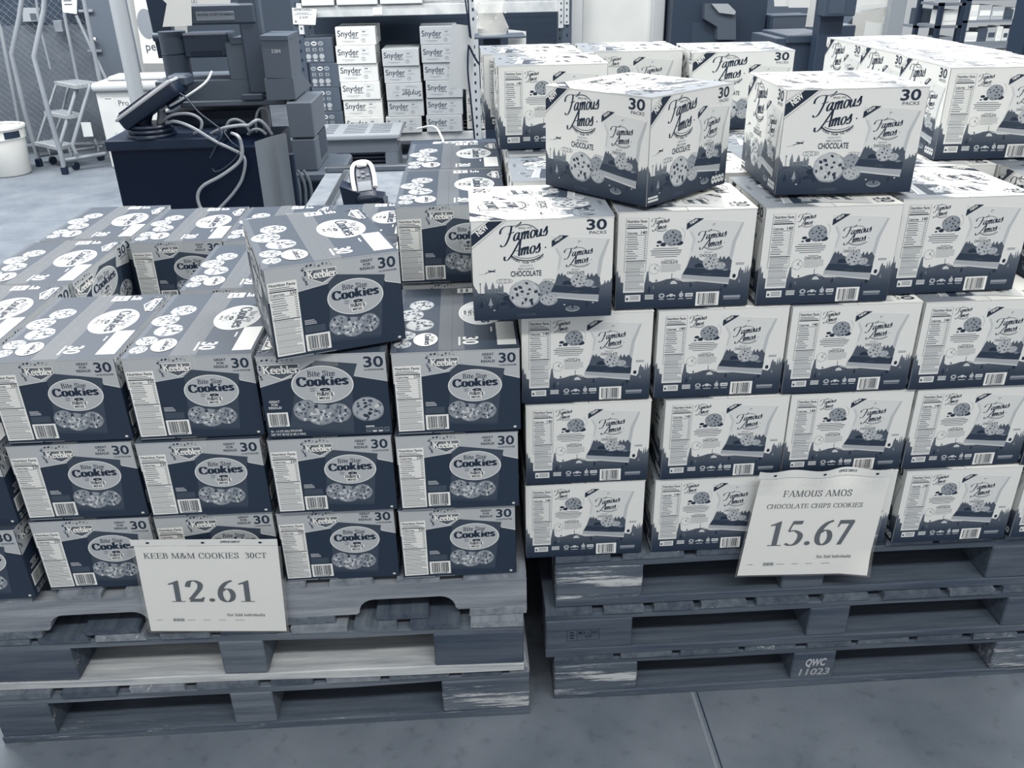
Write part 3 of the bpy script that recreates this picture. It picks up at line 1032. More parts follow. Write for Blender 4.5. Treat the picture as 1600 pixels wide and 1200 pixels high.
def split_rect(art, w, d, seam, m):
    """Re-cut the full-lid background so each flap carries its own half."""
    out = Art()
    out.rect(.5, .5, seam * 1000 - .6, d - .5, m, 0)
    out.rect(seam * 1000 + .6, .5, w - .5, d - .5, m, 0)
    out.items += art.items[1:]
    return out


def scale_art(a, sx):
    o = Art()
    o.put(a, lambda p: (p[0] * sx, p[1]))
    return o


_kb, _kd = art_keeb_back(), art_keeb_display()
_ks = scale_art(_kd, 1.4)


def inset(a, w, h):
    """Keep the panel ground a hair inside the folded edges."""
    o = Art()
    o.put(a, lambda p: (min(max(p[0], 1.6), w - 1.6), min(max(p[1], 1.2), h - 5.2)))
    return o


def ground_first(a, w, h, m):
    o = Art()
    o.rect(0, 0, w, h, m, -1)
    o.items += a.items
    return o


keeb = carton('cookie_carton', KW, KD, KH, ink(.22), ink(.74),
              {'front': inset(ground_first(_kb, 250, 183.4, ink(.18)), 250, 183.4), 'back': inset(ground_first(_kd, 250, 183.4, ink(.18)), 250, 183.4),
               'right': inset(ground_first(_ks, 350, 183.4, ink(.18)), 350, 183.4), 'left': inset(ground_first(_ks, 350, 183.4, ink(.18)), 350, 183.4)},
              split_rect(art_keeb_top(), 250, 350, .1185, ink(.26)), .1185, clear_mat('clear_tape', .95, .055, .3))

_af = art_amos_front(INKG)
_at = Art()
_at0 = art_amos_front(ink(.54))  # lid ground ink lightened to stand in for glossy glare
_at.put(_at0, lambda p: ((196.6 - p[1]) / 196.6 * 261.8, p[0] / 261.8 * 250.0))
_at2 = Art()
_at2.rect(.5, .5, 130.4, 249.5, ink(.96), 0)
_at2.rect(131.6, .5, 261.3, 249.5, ink(.93), 0)
for it in _at.items[1:]:
    _at2.items.append(it)
_as = scale_art(art_amos_side(INKG), FD / FW)
amos = carton('cookie_carton', FW, FD, FH, ink(.70), ink(.88),
              {'front': inset(_af, 261.8, 196.6), 'back': inset(art_amos_back(INKG), 261.8, 196.6),
               'right': inset(_as, 250, 196.6), 'left': inset(_as, 250, 196.6)}, _at2, .131, None)

_used = {}


def put(proto, x, y, z, label, group, rz=0.0, corner=True):
    """x, y: the front left corner of the unturned carton (or its middle)."""
    w, d = (KW, KD) if proto is keeb else (FW, FD)
    o = proto if proto not in _used else copy_tree(proto)
    _used[proto] = 1
    cx, cy = (x + w / 2, y + d / 2) if corner else (x, y)
    o.location = (cx, cy, z)
    o.rotation_euler = (0, 0, R(rz))
    tag(o, label, 'carton', group)
    return o


GD, GL = 'dark cookie cartons stacked on the left pallets', 'white cookie cartons stacked on the right pallets'
kz = [KZ + KH * i + .0006 for i in range(5)]
fz = [FZ + FH * i + .0006 for i in range(6)]
j = lambda s=.7: random.uniform(-s, s)
# bottom row
put(keeb, -.742, -.012, kz[0], 'dark cookie carton cut by the left edge, bottom row, above the left pallet corner', GD, .4)
put(keeb, -.472, .012, kz[0], 'dark cookie carton in the bottom row, left of the price sheet reading 12.61', GD, -.2)
put(keeb, -.2145, .010, kz[0], 'dark cookie carton in the bottom row, mostly hidden by the price sheet reading 12.61', GD, .2)
put(keeb, .043, .002, kz[0], 'dark cookie carton in the bottom row, just right of the price sheet reading 12.61', GD, .0)
put(keeb, .300, -.008, kz[0], 'dark cookie carton at the right end of the bottom row', GD, .3)
# second row
put(keeb, -.735, .004, kz[1], 'dark cookie carton cut by the left edge, second row from the bottom', GD, .2)
put(keeb, -.470, .014, kz[1], 'leftmost whole dark cookie carton in the second row from the bottom', GD)
put(keeb, -.2115, .004, kz[1], 'dark cookie carton in the second row, directly above the price sheet reading 12.61', GD)
put(keeb, .053, -.006, kz[1], 'dark cookie carton in the second row, under the carton with the large centred oval', GD)
put(keeb, .3095, -.014, kz[1], 'dark cookie carton at the right end of the second row from the bottom', GD)
# third row
put(keeb, -.730, .115, kz[2], 'dark cookie carton at the left edge, set back in the third row', GD, .5)
put(keeb, -.4635, .018, kz[2], 'dark cookie carton at the left end of the third row front', GD, -.4)
put(keeb, -.202, .012, kz[2], 'dark cookie carton in the third row, left of the one showing the large centred oval', GD, .3)
put(keeb, .057, -.004, kz[2], 'dark cookie carton showing the large centred oval, under the skewed top carton', GD, 180)
put(keeb, .3155, -.012, kz[2], 'dark cookie carton at the right end of the third row, its lid half covered', GD, .2)
# middle and back of the third layer
put(keeb, -.722, .470, kz[2], 'dark cookie carton at the far left behind the front row, beside the gap', GD, -.5)
put(keeb, -.199, .386, kz[2], 'dark cookie carton right of the gap, behind the skewed top carton', GD, .6)
put(keeb, .058, .392, kz[2], 'dark cookie carton behind the skewed top carton, left of the two-high pair', GD)
put(keeb, .315, .372, kz[2], 'dark cookie carton under the front one of the two-high pair', GD)
put(keeb, -.706, .832, kz[2], 'dark cookie carton at the back left corner of the dark stack', GD, -.6)
put(keeb, -.448, .780, kz[2], 'dark cookie carton at the back whose printed face shows through the gap', GD, .4)
put(keeb, -.193, .770, kz[2], 'dark cookie carton at the back, right of the one facing the gap', GD, -.3)
put(keeb, .062, .765, kz[2], 'dark cookie carton at the back, in front of the table holding the scanner', GD, .3)
put(keeb, .316, .735, kz[2], 'dark cookie carton under the rear one of the two-high pair', GD)
# fourth layer
put(keeb, .313, .366, kz[3], 'dark cookie carton standing upright on the lids, left of the white display-face carton', GD, .2)
put(keeb, .316, .728, kz[3], 'dark cookie carton lid seen furthest back, behind the one beside the white cartons', GD, -.2)
put(keeb, .1715, .160, kz[3] + .005, 'dark cookie carton lying skewed on top of the front row', GD, 18.5, corner=False)
GH = 'dark cookie cartons buried inside the left stack'
for lv in (0, 1):
    for (x, y) in [(-.722, .47), (-.462, .40), (-.199, .386), (.058, .392), (.315, .372), (-.706, .832), (-.446, .78), (-.193, .77), (.062, .765), (.316, .735)]:
        if lv == 1 and (x, y) == (-.462, .40):
            put(keeb, x, y, kz[lv], 'dark cookie carton down at the bottom of the gap in the dark stack', GD)
        else:
            put(keeb, x, y, kz[lv], 'dark cookie carton buried inside the left stack', GH)

# white cartons: the ingredient panel faces out unless said otherwise
N = 180


def yF(x):
    return .0309 - .0115 * x


rows = [
    [(.573, 'leftmost white cookie carton in the bottom row'), (.855, 'white cookie carton in the bottom row, partly under the price sheet reading 15.67'),
     (1.1265, 'white cookie carton in the bottom row behind the price sheet reading 15.67'), (1.4035, 'white cookie carton in the bottom row, right of the price sheet reading 15.67'), (1.677, 'white cookie carton cut by the right edge in the bottom row')],
    [(.576, 'leftmost white cookie carton in the second row, left of the dark gap'), (.863, 'white cookie carton in the second row, right of the dark gap'),
     (1.1265, 'white cookie carton in the second row, above the price sheet reading 15.67'), (1.3905, 'white cookie carton in the second row from the bottom, furthest right of the whole ones'), (1.6545, 'white cookie carton cut by the right edge in the second row')],
    [(.570, 'white cookie carton in the third row, under the overhanging display-face carton'), (.839, 'white cookie carton in the third row, second from the left end'),
     (1.1025, 'white cookie carton in the third row, third from the left end'), (1.3665, 'white cookie carton in the third row at the right edge'), (1.631, 'white cookie carton hidden past the right edge of the third row')],
]
for lv, row in enumerate(rows):
    for i, (x, lab) in enumerate(row):
        put(amos, x, yF(x) + j(.003), fz[lv], lab, GL, N + j(.5) * .6)
put(amos, .754, .0245, fz[3], 'white cookie carton in the fourth row, below the corner of the turned top carton', GL, N - .6)
put(amos, 1.0285, .020, fz[3], 'white cookie carton in the fourth row, under the top carton that faces forward', GL, N - .3)
put(amos, 1.300, .052, fz[3], 'white cookie carton in the fourth row at the right, its lid in full light', GL, N + .6)
put(amos, 1.632, .050, fz[3], 'white cookie carton at the right edge of the fourth row, dark ribbon corner showing', GL, N - 2.5)
put(amos, .4785, -.014, fz[3] + .004, 'white display-face carton overhanging the left end of the white stack', GL, .3)
# top layer
put(amos, .815, .200, fz[4] + .005, 'white display-face carton turned corner-on, on top of the fourth row', GL, -50, corner=False)
put(amos, 1.066, .075, fz[4] + .004, 'white display-face carton facing forward on top of the stack, right of the turned one', GL, -2)
put(amos, .557, .608, fz[4], 'white cookie carton standing behind the left end, its ingredient list facing out', GL, N + .5)
put(amos, .528, .878, fz[4], 'white cookie carton furthest back at the left, only its lid showing', GL, N + 1)
put(amos, .800, .872, fz[4], 'white cookie carton at the back between two others, mostly hidden by the turned one', GL, N - 1)
put(amos, 1.074, .790, fz[4], 'white cookie carton at the back showing its display face, left of the dark cabinet', GL, -3)
put(amos, 1.516, .345, fz[4], 'white cookie carton at the upper right, nearest of the three in a line', GL, N - 3)
put(amos, 1.534, .608, fz[4], 'white cookie carton at the upper right, middle of the three in a line', GL, N - .5)
put(amos, 1.540, .866, fz[4], 'white cookie carton at the upper right, furthest of the three in a line', GL, N)
put(amos, .5720, .290, fz[3], 'white cookie carton lying low behind the overhanging one, lid dark printed', GL, N)
GH2 = 'white cookie cartons buried inside the right stack'
for lv in range(4):
    for x in (.578, .842, 1.106, 1.370, 1.634):
        for y in (.300, .556, .812):
            if lv == 3 and (x, y) == (.578, .300):
                continue
            yy = y + (.008 if lv == 3 else 0)
            put(amos, x, yy, fz[lv], 'white cookie carton buried inside the right stack', GH2, N)


# ------------------------------------------------------------------ floor
def floor_material():
    m = bpy.data.materials.new('concrete_floor')
    m.use_nodes = True
    nt = m.node_tree
    b = nt.nodes['Principled BSDF']
    tc = nt.nodes.new('ShaderNodeTexCoord')
    n1 = nt.nodes.new('ShaderNodeTexNoise')
    n1.inputs['Scale'].default_value = 3.2
    n1.inputs['Detail'].default_value = 8
    n1.inputs['Roughness'].default_value = .62
    rp = nt.nodes.new('ShaderNodeValToRGB')
    e = rp.color_ramp.elements
    e[0].position, e[1].position = .30, .72
    e[0].color, e[1].color = tone(.41), tone(.52)
    n2 = nt.nodes.new('ShaderNodeTexNoise')
    n2.inputs['Scale'].default_value = 26
    n2.inputs['Detail'].default_value = 6
    r2 = nt.nodes.new('ShaderNodeValToRGB')
    r2.color_ramp.elements[0].position, r2.color_ramp.elements[1].position = .30, .42
    r2.color_ramp.elements[0].color = (.80, .80, .80, 1)
    r2.color_ramp.elements[1].color = (1, 1, 1, 1)
    mu = nt.nodes.new('ShaderNodeMix')
    mu.data_type = 'RGBA'
    mu.blend_type = 'MULTIPLY'
    mu.inputs[0].default_value = 1
    L = nt.links.new
    for n in (n1, n2):
        L(tc.outputs['Object'], n.inputs['Vector'])
    L(n1.outputs['Fac'], rp.inputs['Fac'])
    L(n2.outputs['Fac'], r2.inputs['Fac'])
    L(rp.outputs['Color'], mu.inputs[6])
    L(r2.outputs['Color'], mu.inputs[7])
    L(mu.outputs[2], b.inputs['Base Color'])
    b.inputs['Roughness'].default_value = .62
    b.inputs['Specular IOR Level'].default_value = .22
    bp = nt.nodes.new('ShaderNodeBump')
    bp.inputs['Strength'].default_value = .15
    bp.inputs['Distance'].default_value = .003
    L(n2.outputs['Fac'], bp.inputs['Height'])
    L(bp.outputs['Normal'], b.inputs['Normal'])
    return m


fl = MB()
fl.box(-9, -3, -.05, 14, 17, 0, floor_material())
tag(fl.build('floor'), kind='structure')
jt = MB()
for (x0, y0, x1, y1, w, g) in ((.972, 1.4, 1.002, -3, .008, .56), (.985, 1.4, 1.013, -3, .003, .20)):
    d = Vector((x1 - x0, y1 - y0, 0))
    nrm = Vector((-d.y, d.x, 0)).normalized() * w / 2
    jt.prism([(x0 - nrm.x, y0 - nrm.y, -.001), (x1 - nrm.x, y1 - nrm.y, -.001), (x1 + nrm.x, y1 + nrm.y, -.001), (x0 + nrm.x, y0 + nrm.y, -.001)], (0, 0, .0016 if g > .5 else .0022), ink(g))
jt.box(-9, 4.70, -.001, 0, 4.708, .0012, ink(.5))
tag(jt.build('floor_joint'), kind='structure')

# ------------------------------------------------------------------ pallets
rp_ = random.Random(5)
W_PALE = [wood('pale_pine', .50, .66), wood('pale_pine_worn', .46, .60)]
W_PALE_Y = wood('pale_pine_deck', .46, .62, 'Y')
W_GREY = [wood('grey_board', .38, .50, 'X', .0), wood('grey_board_worn', .30, .42, 'X', .15)]
W_GREY_Y = [wood('grey_deck', .36, .50, 'Y'), wood('dark_deck', .28, .40, 'Y'), wood('pale_deck', .48, .62, 'Y', .2)]
W_DARK = [wood('dark_board', .29, .41, 'X', 0), wood('dark_board_worn', .30, .43, 'X', .2)]
W_DARK_Y = [wood('dark_slat', .30, .43, 'Y'), wood('dark_slat_worn', .34, .48, 'Y', .2)]
W_CHIP = wood('chipped_block', .34, .48, 'X', .8)
W_CHIP_D = wood('chipped_dark_block', .30, .44, 'X', .85)
W_PAINT = wood('flaking_white_board', .62, .80, 'X', .5)


def board(name, root, x0, y0, z0, x1, y1, z1, m, sag=0.0, rough=True, bev=.0025):
    """One sawn board with slightly uneven edges."""
    b = MB()
    n = 7
    L = Vector((x1 - x0, y1 - y0, 0))
    alongx = (x1 - x0) >= (y1 - y0)
    rings = []
    for i in range(n):
        t = i / (n - 1)
        w = [rp_.uniform(-.0018, .0018) if rough else 0 for _ in range(4)]
        if alongx:
            x = x0 + (x1 - x0) * t
            rings.append([(x, y0 + w[0], z0 + w[1]), (x, y1, z0 + w[1]), (x, y1, z1 + w[2]), (x, y0 + w[3] + bev, z1 + w[2]), (x, y0 + w[3], z1 + w[2] - bev)])
        else:
            y = y0 + (y1 - y0) * t
            rings.append([(x0 + w[0], y, z0), (x1 + w[1], y, z0), (x1 + w[2], y, z1 - bev), (x1 + w[2] - bev, y, z1), (x0 + w[3], y, z1)])
    k = 5
    vs = [v for r_ in rings for v in r_]
    fs = [[i * k + a, i * k + (a + 1) % k, (i + 1) * k + (a + 1) % k, (i + 1) * k + a] for i in range(n - 1) for a in range(k)]
    fs += [list(range(k))[::-1], [len(vs) - k + a for a in range(k)]]
    b.add([Vector(v) - root.location for v in vs], fs, m)
    return b.build(name, root)


def block_pallet(x0, x1, y0, y1, z0, z1, label, mats_x, mats_y, chips, painted, group, rz=0.0, deck_gap=.028, spans=None, bottom_mat=None):
    H = z1 - z0
    root = empty('wooden_pallet', ((x0 + x1) / 2, (y0 + y1) / 2, z0), label, 'pallet', group)
    tb, ts, td = .020, .018, .018
    zb0, zb1 = z0 + tb, z1 - ts - td
    bw = .205
    xs = spans or [(x0, x0 + bw), ((x0 + x1) / 2 - .05, (x0 + x1) / 2 + .05), (x1 - bw, x1)]
    ys = [(y0, y0 + .10), ((y0 + y1) / 2 - .05, (y0 + y1) / 2 + .05), (y1 - .10, y1)]
    for yi, (ya, yb) in enumerate(ys):
        mm = painted if (painted and yi == 0) else (bottom_mat or mats_x[yi % len(mats_x)])
        board('bottom_board', root, x0 + (.004 if yi else 0), ya - (.004 if yi == 0 else 0), z0 + .0005, x1, yb + .02, z0 + tb, mm)
        board('stringer_board', root, x0, ya, zb1, x1, yb, zb1 + ts, mats_x[yi % len(mats_x)])
        for xi, (xa, xb) in enumerate(xs):
            c = MB()
            mm = chips.get(xi, mats_x[0]) if yi == 0 else mats_x[0]
            c.box(xa - root.location.x, ya - .002 - root.location.y, zb0 - z0, xb - root.location.x, yb - root.location.y, zb1 - z0, mm, bev=.003)
            blk = c.build('block', root)
    x = x0
    i = 0
    while x < x1 - .02:
        w = rp_.choice((.095, .11, .125, .14))
        xe = min(x + w, x1)
        if x1 - xe < .05:
            xe = x1
        board('deck_board', root, x, y0 - rp_.uniform(.0, .006), z1 - td, xe, y1, z1 - .0005 - rp_.uniform(0, .0015), mats_y[i % len(mats_y)])
        x = xe + deck_gap * rp_.uniform(.6, 1.3)
        i += 1
    root.rotation_euler = (0, 0, rz)
    return root


def notched_pallet(x0, x1, y0, y1, z0, z1):
    root = empty('wooden_pallet', ((x0 + x1) / 2, (y0 + y1) / 2, z0), 'pale notched wooden pallet directly under the dark cartons', 'pallet', 'pallets under the dark cartons')
    td, tb = .0165, .018
    s0, s1 = z0 + tb, z1 - td
    ox, oz = root.location.x, z0
    for k, y in enumerate((y0, (y0 + y1) / 2 - .019, y1 - .038)):
        pts = [(x0, s1), (x0, s0)]
        for c in (x0 + .155, x1 - .155 - .2286):
            a, b_ = c, c + .2286
            pts += [(a, s0)]
            for q in range(6):
                t = q / 5 * math.pi / 2
                pts.append((a + .006 + .034 * (1 - math.cos(t)), s0 + .006 + .034 * math.sin(t)))
            for q in range(6):
                t = q / 5 * math.pi / 2
                pts.append((b_ - .006 - .034 * (1 - math.sin(t)), s0 + .006 + .034 * math.cos(t)))
            pts += [(b_, s0)]
        pts += [(x1, s0), (x1, s1)]
        m_ = MB()
        m_.prism([(p[0] - ox, y - root.location.y, p[1] - oz) for p in pts], (0, .038, 0), W_PALE[0])
        m_.build('stringer', root)
    for (zz0, zz1, seg) in ((z1 - td, z1 - .0005, [.14, .095, .095, .095, .095, .095, .095, .14]), (z0 + .0005, z0 + tb, [.14, .12, .11, .14, .12, .13])):
        gap = ((x1 - x0) - sum(seg)) / (len(seg) - 1)
        x = x0
        for i, w in enumerate(seg):
            board('deck_board', root, x, y0 - (.004 if zz0 < z1 - .05 else -.001), zz0, x + w, y1, zz1, W_PALE_Y if zz0 > z1 - .05 else W_GREY_Y[i % 3])
            x += w + gap
    return root


PG = 'pallets under the dark cartons'
notched_pallet(-.648, .572, -.004, 1.10, .306, KZ)
block_pallet(-.640, .574, -.012, 1.09, .153, .3055, 'grey block pallet with a flaking white board, middle of the left pallet pile', W_GREY, W_GREY_Y, {0: W_GREY[1], 1: W_GREY[0], 2: W_DARK[0]}, W_PAINT, PG, R(-1.2),
             spans=[(-.640, -.45), (-.118, -.018), (.368, .574)])
block_pallet(-.672, .574, -.016, 1.08, 0.0, .1525, 'grey block pallet with a white-scratched end block, lowest of the left pallet pile', W_GREY, W_GREY_Y, {0: W_GREY[1], 1: W_GREY[0], 2: W_CHIP}, W_GREY[1], PG,
             spans=[(-.672, -.545), (-.128, -.03), (.367, .574)])
PG2 = 'pallets under the white cartons'
block_pallet(.641, 1.86, .030, 1.10, .2865, FZ, 'dark block pallet directly under the white cartons', W_DARK, W_DARK_Y, {0: W_CHIP_D}, None, PG2,
             spans=[(.641, .842), (1.17, 1.27), (1.66, 1.86)])
pm = block_pallet(.617, 1.85, .022, 1.10, .143, .286, 'dark block pallet with a stamped corner block, middle of the right pallet pile', W_DARK, W_DARK_Y, {}, None, PG2,
                  spans=[(.617, .822), (1.247, 1.344), (1.728, 1.85)])
pb = block_pallet(.638, 1.86, .024, 1.10, 0.0, .1425, 'dark block pallet with flaked paint on its corner block, lowest in the right pile', W_DARK, W_DARK_Y, {0: W_CHIP_D, 2: W_CHIP}, None, PG2,
                  spans=[(.638, .841), (1.227, 1.333), (1.735, 1.86)], bottom_mat=W_GREY[1])


def stamp(root, x, y, z, draw):
    a = Art()
    draw(a)
    b = MB()
    a.emit(b, Vector((x, y, z)) - root.location, (1, 0, 0), (0, 0, 1), (0, -1, 0), lift=.0004)
    o = b.build('stamp_mark', root)


def _s1(a):
    k = ink(.12)
    for (x0, y0, x1, y1) in ((0, 0, 78, 1), (0, 32, 78, 33), (0, 0, 1, 33), (77, 0, 78, 33), (24, 0, 25, 33)):
        a.rect(x0, y0, x1, y1, k, 0)
    a.text('MX-1505', 28, 19, 9, k, 1, bold=.02, w=46)
    a.text('HT', 44, 6, 9, k, 1, bold=.02)
    for q in range(3):
        a.rect(7, 6 + q * 8, 17, 10 + q * 8, k, 1)


stamp(pm, .667, .020, .189, _s1)
stamp(pb, 1.248, .022, .026, lambda a: (a.text('QWC', 10, 38, 22, ink(.74), 0, bold=.05, w=50, shear=.15), a.text('11023', -2, 8, 20, ink(.66), 0, bold=.04, w=76, shear=.15)))


# ------------------------------------------------------------------ price sheets in clear sleeves
def price_sheet(corners, label, draw, strip_word, wave=0.0, rag=0.0, strip_to=1.0):
    TL, TR, BR, BL = [Vector(c) for c in corners]
    base = (BL + BR) / 2
    root = empty('price_sheet', base, label, 'price sign', 'price sheets taped to the pallets')
    ux = ((TR - TL).length + (BR - BL).length) / 2000.0
    uy = ((TL - BL).length + (TR - BR).length) / 2000.0
    nrm = (TR - BL).cross(TL - BR).normalized()
    if nrm.y > 0:
        nrm = -nrm

    def at(u, v, lift=0.0):
        p = BL * (1 - u) * (1 - v) + BR * u * (1 - v) + TR * u * v + TL * (1 - u) * v
        w = wave * (math.sin(u * 15 + 1) * .006 + math.sin(u * 7) * .004) * max(0, (v - .86) / .2) + rag * .010 * (max(0, u - .8) / .2) * max(0, .22 - v) / .22
        return p + nrm * (lift + w) - root.location

    def grid(mb, u0, u1, v0, v1, lift, th, m, nu=24, nv=12):
        for s_ in (0, 1):
            vs = [at(u0 + (u1 - u0) * i / nu, v0 + (v1 - v0) * k / nv, lift - th * s_) for k in range(nv + 1) for i in range(nu + 1)]
            fs = [[k * (nu + 1) + i, k * (nu + 1) + i + 1, (k + 1) * (nu + 1) + i + 1, (k + 1) * (nu + 1) + i] for k in range(nv) for i in range(nu)]
            mb.add(vs, fs if s_ == 0 else [f[::-1] for f in fs], m)
    paper = MB()
    grid(paper, 0, 1, 0, 1, 0, .0002, mat('sheet_paper', .90, .55, .25))
    a = Art()
    draw(a)
    for i, (vs, fs, m, l) in enumerate(a.items):
        paper.add([at(x, y, .0006 + l * .0001 + (i % 9) * .00001) for x, y in vs], fs, m)
    paper.build('paper', root)
    sl = MB()
    grid(sl, -.02, 1.02, -.012, 1.0, .0016, .0001, clear_mat('clear_sleeve', .97, .05, .12))
    sl.build('clear_sleeve', root)
    st = MB()
    grid(st, -.02, strip_to, 1.005, 1.075, .0006, .0004, mat('sleeve_strip', .88, .4, .4), nv=3)
    b = Art()
    for u in (.1, .48, .88):
        b.ell(u, 1.04, .013, .010, ink(.08), 1, n=14)
    b.text(strip_word, .62 if strip_to < 1 else .60, 1.035, .02, ink(.15), 1, bold=.04, w=.14) if strip_word else None
    for i, (vs, fs, m, l) in enumerate(b.items):
        st.add([at(x, y, .0012 + (i % 9) * .00001) for x, y in vs], fs, m)
    st.build('punched_strip', root)
    return root


def small_marks(a, y):
    rn = random.Random(3)
    for x0, x1 in ((.06, .10), (.28, .34), (.40, .45), (.51, .56), (.63, .70)):
        a.rect(x0, y, x1, y + .006, ink(.62), 0)
    x = .18
    while x < .26:
        a.rect(x, y - .012, x + .004, y + .022, ink(.45), 0)
        x += rn.choice((.006, .008))


def d1(a):
    m, n = ink(.20), ink(.27)
    serif(a, 'KEEB M&M COOKIES  30CT', .485, .862, .062, m, 0, T=.12, t=.045, w=.86, align='c')
    serif(a, '12.61', .485, .358, .252, n, 0, T=.155, t=.04, w=.63, align='c')
    serif(a, 'Not Sold Individually', .715, .185, .032, m, 0, T=.13, t=.06, w=.28, align='c')
    small_marks(a, .135)


def d2(a):
    m, n = ink(.22), ink(.27)
    serif(a, 'FAMOUS AMOS', .47, .815, .062, m, 0, T=.12, t=.045, w=.53, align='c')
    serif(a, 'CHOCOLATE CHIPS COOKIES', .47, .70, .045, m, 0, T=.12, t=.05, w=.74, align='c')
    serif(a, '15.67', .485, .315, .256, n, 0, T=.155, t=.04, w=.67, align='c')
    serif(a, 'Not Sold Individually', .715, .175, .032, m, 0, T=.13, t=.06, w=.27, align='c')
    small_marks(a, .115)


YL, YR = -.022, .004
price_sheet([px(209, 853.5, YL), px(434, 852.5, YL), px(448, 986, YL), px(236, 986, YL)], 'white price sheet reading 12.61 on the left pallets', d1, 'OFFICE DEPOT', 0.1)
price_sheet([px(1188, 748, YR), px(1392, 744, YR), px(1351.8, 895, YR), px(1151.8, 899.5, YR)], 'white price sheet reading 15.67 on the right pallets', d2, 'OFFICE DEPOT', 1.0, 1.0)


# ------------------------------------------------------------------ the sales floor behind
Mg = lambda g, r=.5, **k: mat('plain_%02d_%02d' % (round(g * 50), round(r * 20)), round(g * 50) / 50, round(r * 20) / 20, .35, **k)
STEEL = mat('brushed_steel', .55, .28, .5, metal=.9)
CHROME = mat('chrome', .75, .15, .5, metal=1.0)
BLACK = mat('black_laminate', .0, .4, .2)
BLACKP = mat('black_plastic', .05, .4, .4)
DGREY = mat('dark_grey_plastic', .30, .45, .35)
MGREY = mat('mid_grey_plastic', .36, .45, .35)
WHITEP = mat('white_plastic', .90, .4, .4)
GALV = mat('galvanised', .52, .4, .5, var=.04, scale=12)
CLEAR = clear_mat('clear_plastic', .95, .16, .06)


def plate(mb, pts, th, m):
    """A sheet with the given corner points (one plane), th thick away from the viewer."""
    P = [Vector(p) for p in pts]
    n = (P[1] - P[0]).cross(P[2] - P[0]).normalized()
    if n.y < 0:
        n = -n
    mb.prism(P, n * th, m)


def cuboid_px(mb, x0, y0, x1, y1, Y, depth, m, bev=.004):
    """A box whose front face at depth Y covers the picture span, square to the room."""
    a, b = px(x0, y0, Y), px(x1, y1, Y)
    c, d = px(x0, y1, Y), px(x1, y0, Y)
    mb.box(min(a.x, c.x) if False else (a.x + c.x) / 2, Y, min(b.z, c.z), (b.x + d.x) / 2, Y + depth, (a.z + d.z) / 2, m, bev=bev)
    return mb


# ---- walls
w = MB()
w.box(-9, 10.6, 0, 5.2, 10.75, 5.5, mat('back_wall_paint', .30, .8))
tag(w.build('wall_back'), kind='structure')
w = MB()
w.box(3.0, 16.4, 0, 14, 16.55, 5.5, mat('far_wall_paint', .72, .8))
tag(w.build('wall_far'), kind='structure')
w = MB()
w.box(1.485, 7.3, 0, 2.40, 7.9, 5.5, mat('column_paint', .84, .7, var=.02, scale=3), bev=.01)
w.box(1.47, 7.22, 0, 1.62, 7.3, 5.5, mat('column_trim_paint', .74, .6), bev=.01)
w.box(2.28, 7.22, 0, 2.40, 7.3, 5.5, mat('column_trim_paint', .74, .6), bev=.01)
tag(w.build('pillar'), kind='structure')

# ---- chain link fence with its sheet backing
FY = 7.15
root = empty('chain_link_fence', (-3.9, FY, 0), 'grey chain link fence backed with dark sheeting, behind the rolling ladder', 'fence')
b = MB()
sp_ = .066
x0, x1, z0, z1 = -6.4, -2.95, .10, 2.1
Wd = x1 - x0
for sgn in (1, -1):
    k = -int((z1 - z0) / sp_) - 1
    while k * sp_ < Wd:
        pts = []
        s_, e_ = k * sp_, k * sp_ + (z1 - z0)
        ta, tb = max(0, -s_), min(z1 - z0, Wd - s_)
        if tb > ta:
            pa, pb = (s_ + ta, z0 + ta), (s_ + tb, z0 + tb)
            if sgn < 0:
                pa, pb = (Wd - pa[0], pa[1]), (Wd - pb[0], pb[1])
            b.tube([(x0 + pa[0] + 3.9, .006 * sgn, pa[1]), (x0 + pb[0] + 3.9, .006 * sgn, pb[1])], .0017, mat('fence_wire', .47, .5), n=4, smooth=False)
        k += 1
b.build('wire_mesh', root)
b = MB()
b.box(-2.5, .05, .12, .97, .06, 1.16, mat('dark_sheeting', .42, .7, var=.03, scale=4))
b.box(-2.5, .052, 1.16, .97, .07, 2.1, mat('upper_sheeting', .24, .8, var=.06, scale=3))  # upper stretch of the sheeting in a darker tone
b.build('sheeting', root)
for x in (-6.2, -4.55):
    p = MB()
    p.tube([(x + 3.9, .03, 0), (x + 3.9, .03, 2.2)], .03, GALV, n=12, smooth=False)
    p.build('post', root)
p = MB()
p.tube([(-2.5, .02, .09), (.95, .02, .09)], .02, GALV, n=10, smooth=False)
p.build('bottom_rail', root)
# gate leaf beside it
g = empty('metal_gate', (-2.88, FY, 0), 'grey sheet metal gate edge with hinges, between the fence and the pale pole', 'gate')
b = MB()
a_ = px(150, 0, FY)
b.box(-.06, -.02, .02, .36, .05, 2.2, mat('gate_grey', .38, .5), bev=.006)
b.build('leaf', g)
for z in (.62, .92, 1.26):
    h = MB()
    h.box(-.11, -.045, z, .02, -.02, z + .025, GALV, bev=.004)
    h.build('hinge', g)
k = MB()
k.lathe((-.02, -.05, 1.03), [(0, 0), (.025, 0), (.025, .02), (.012, .03), (0, .03)], CHROME, n=16, axis=Matrix.Rotation(R(90), 3, 'X'))
k.build('latch', g)
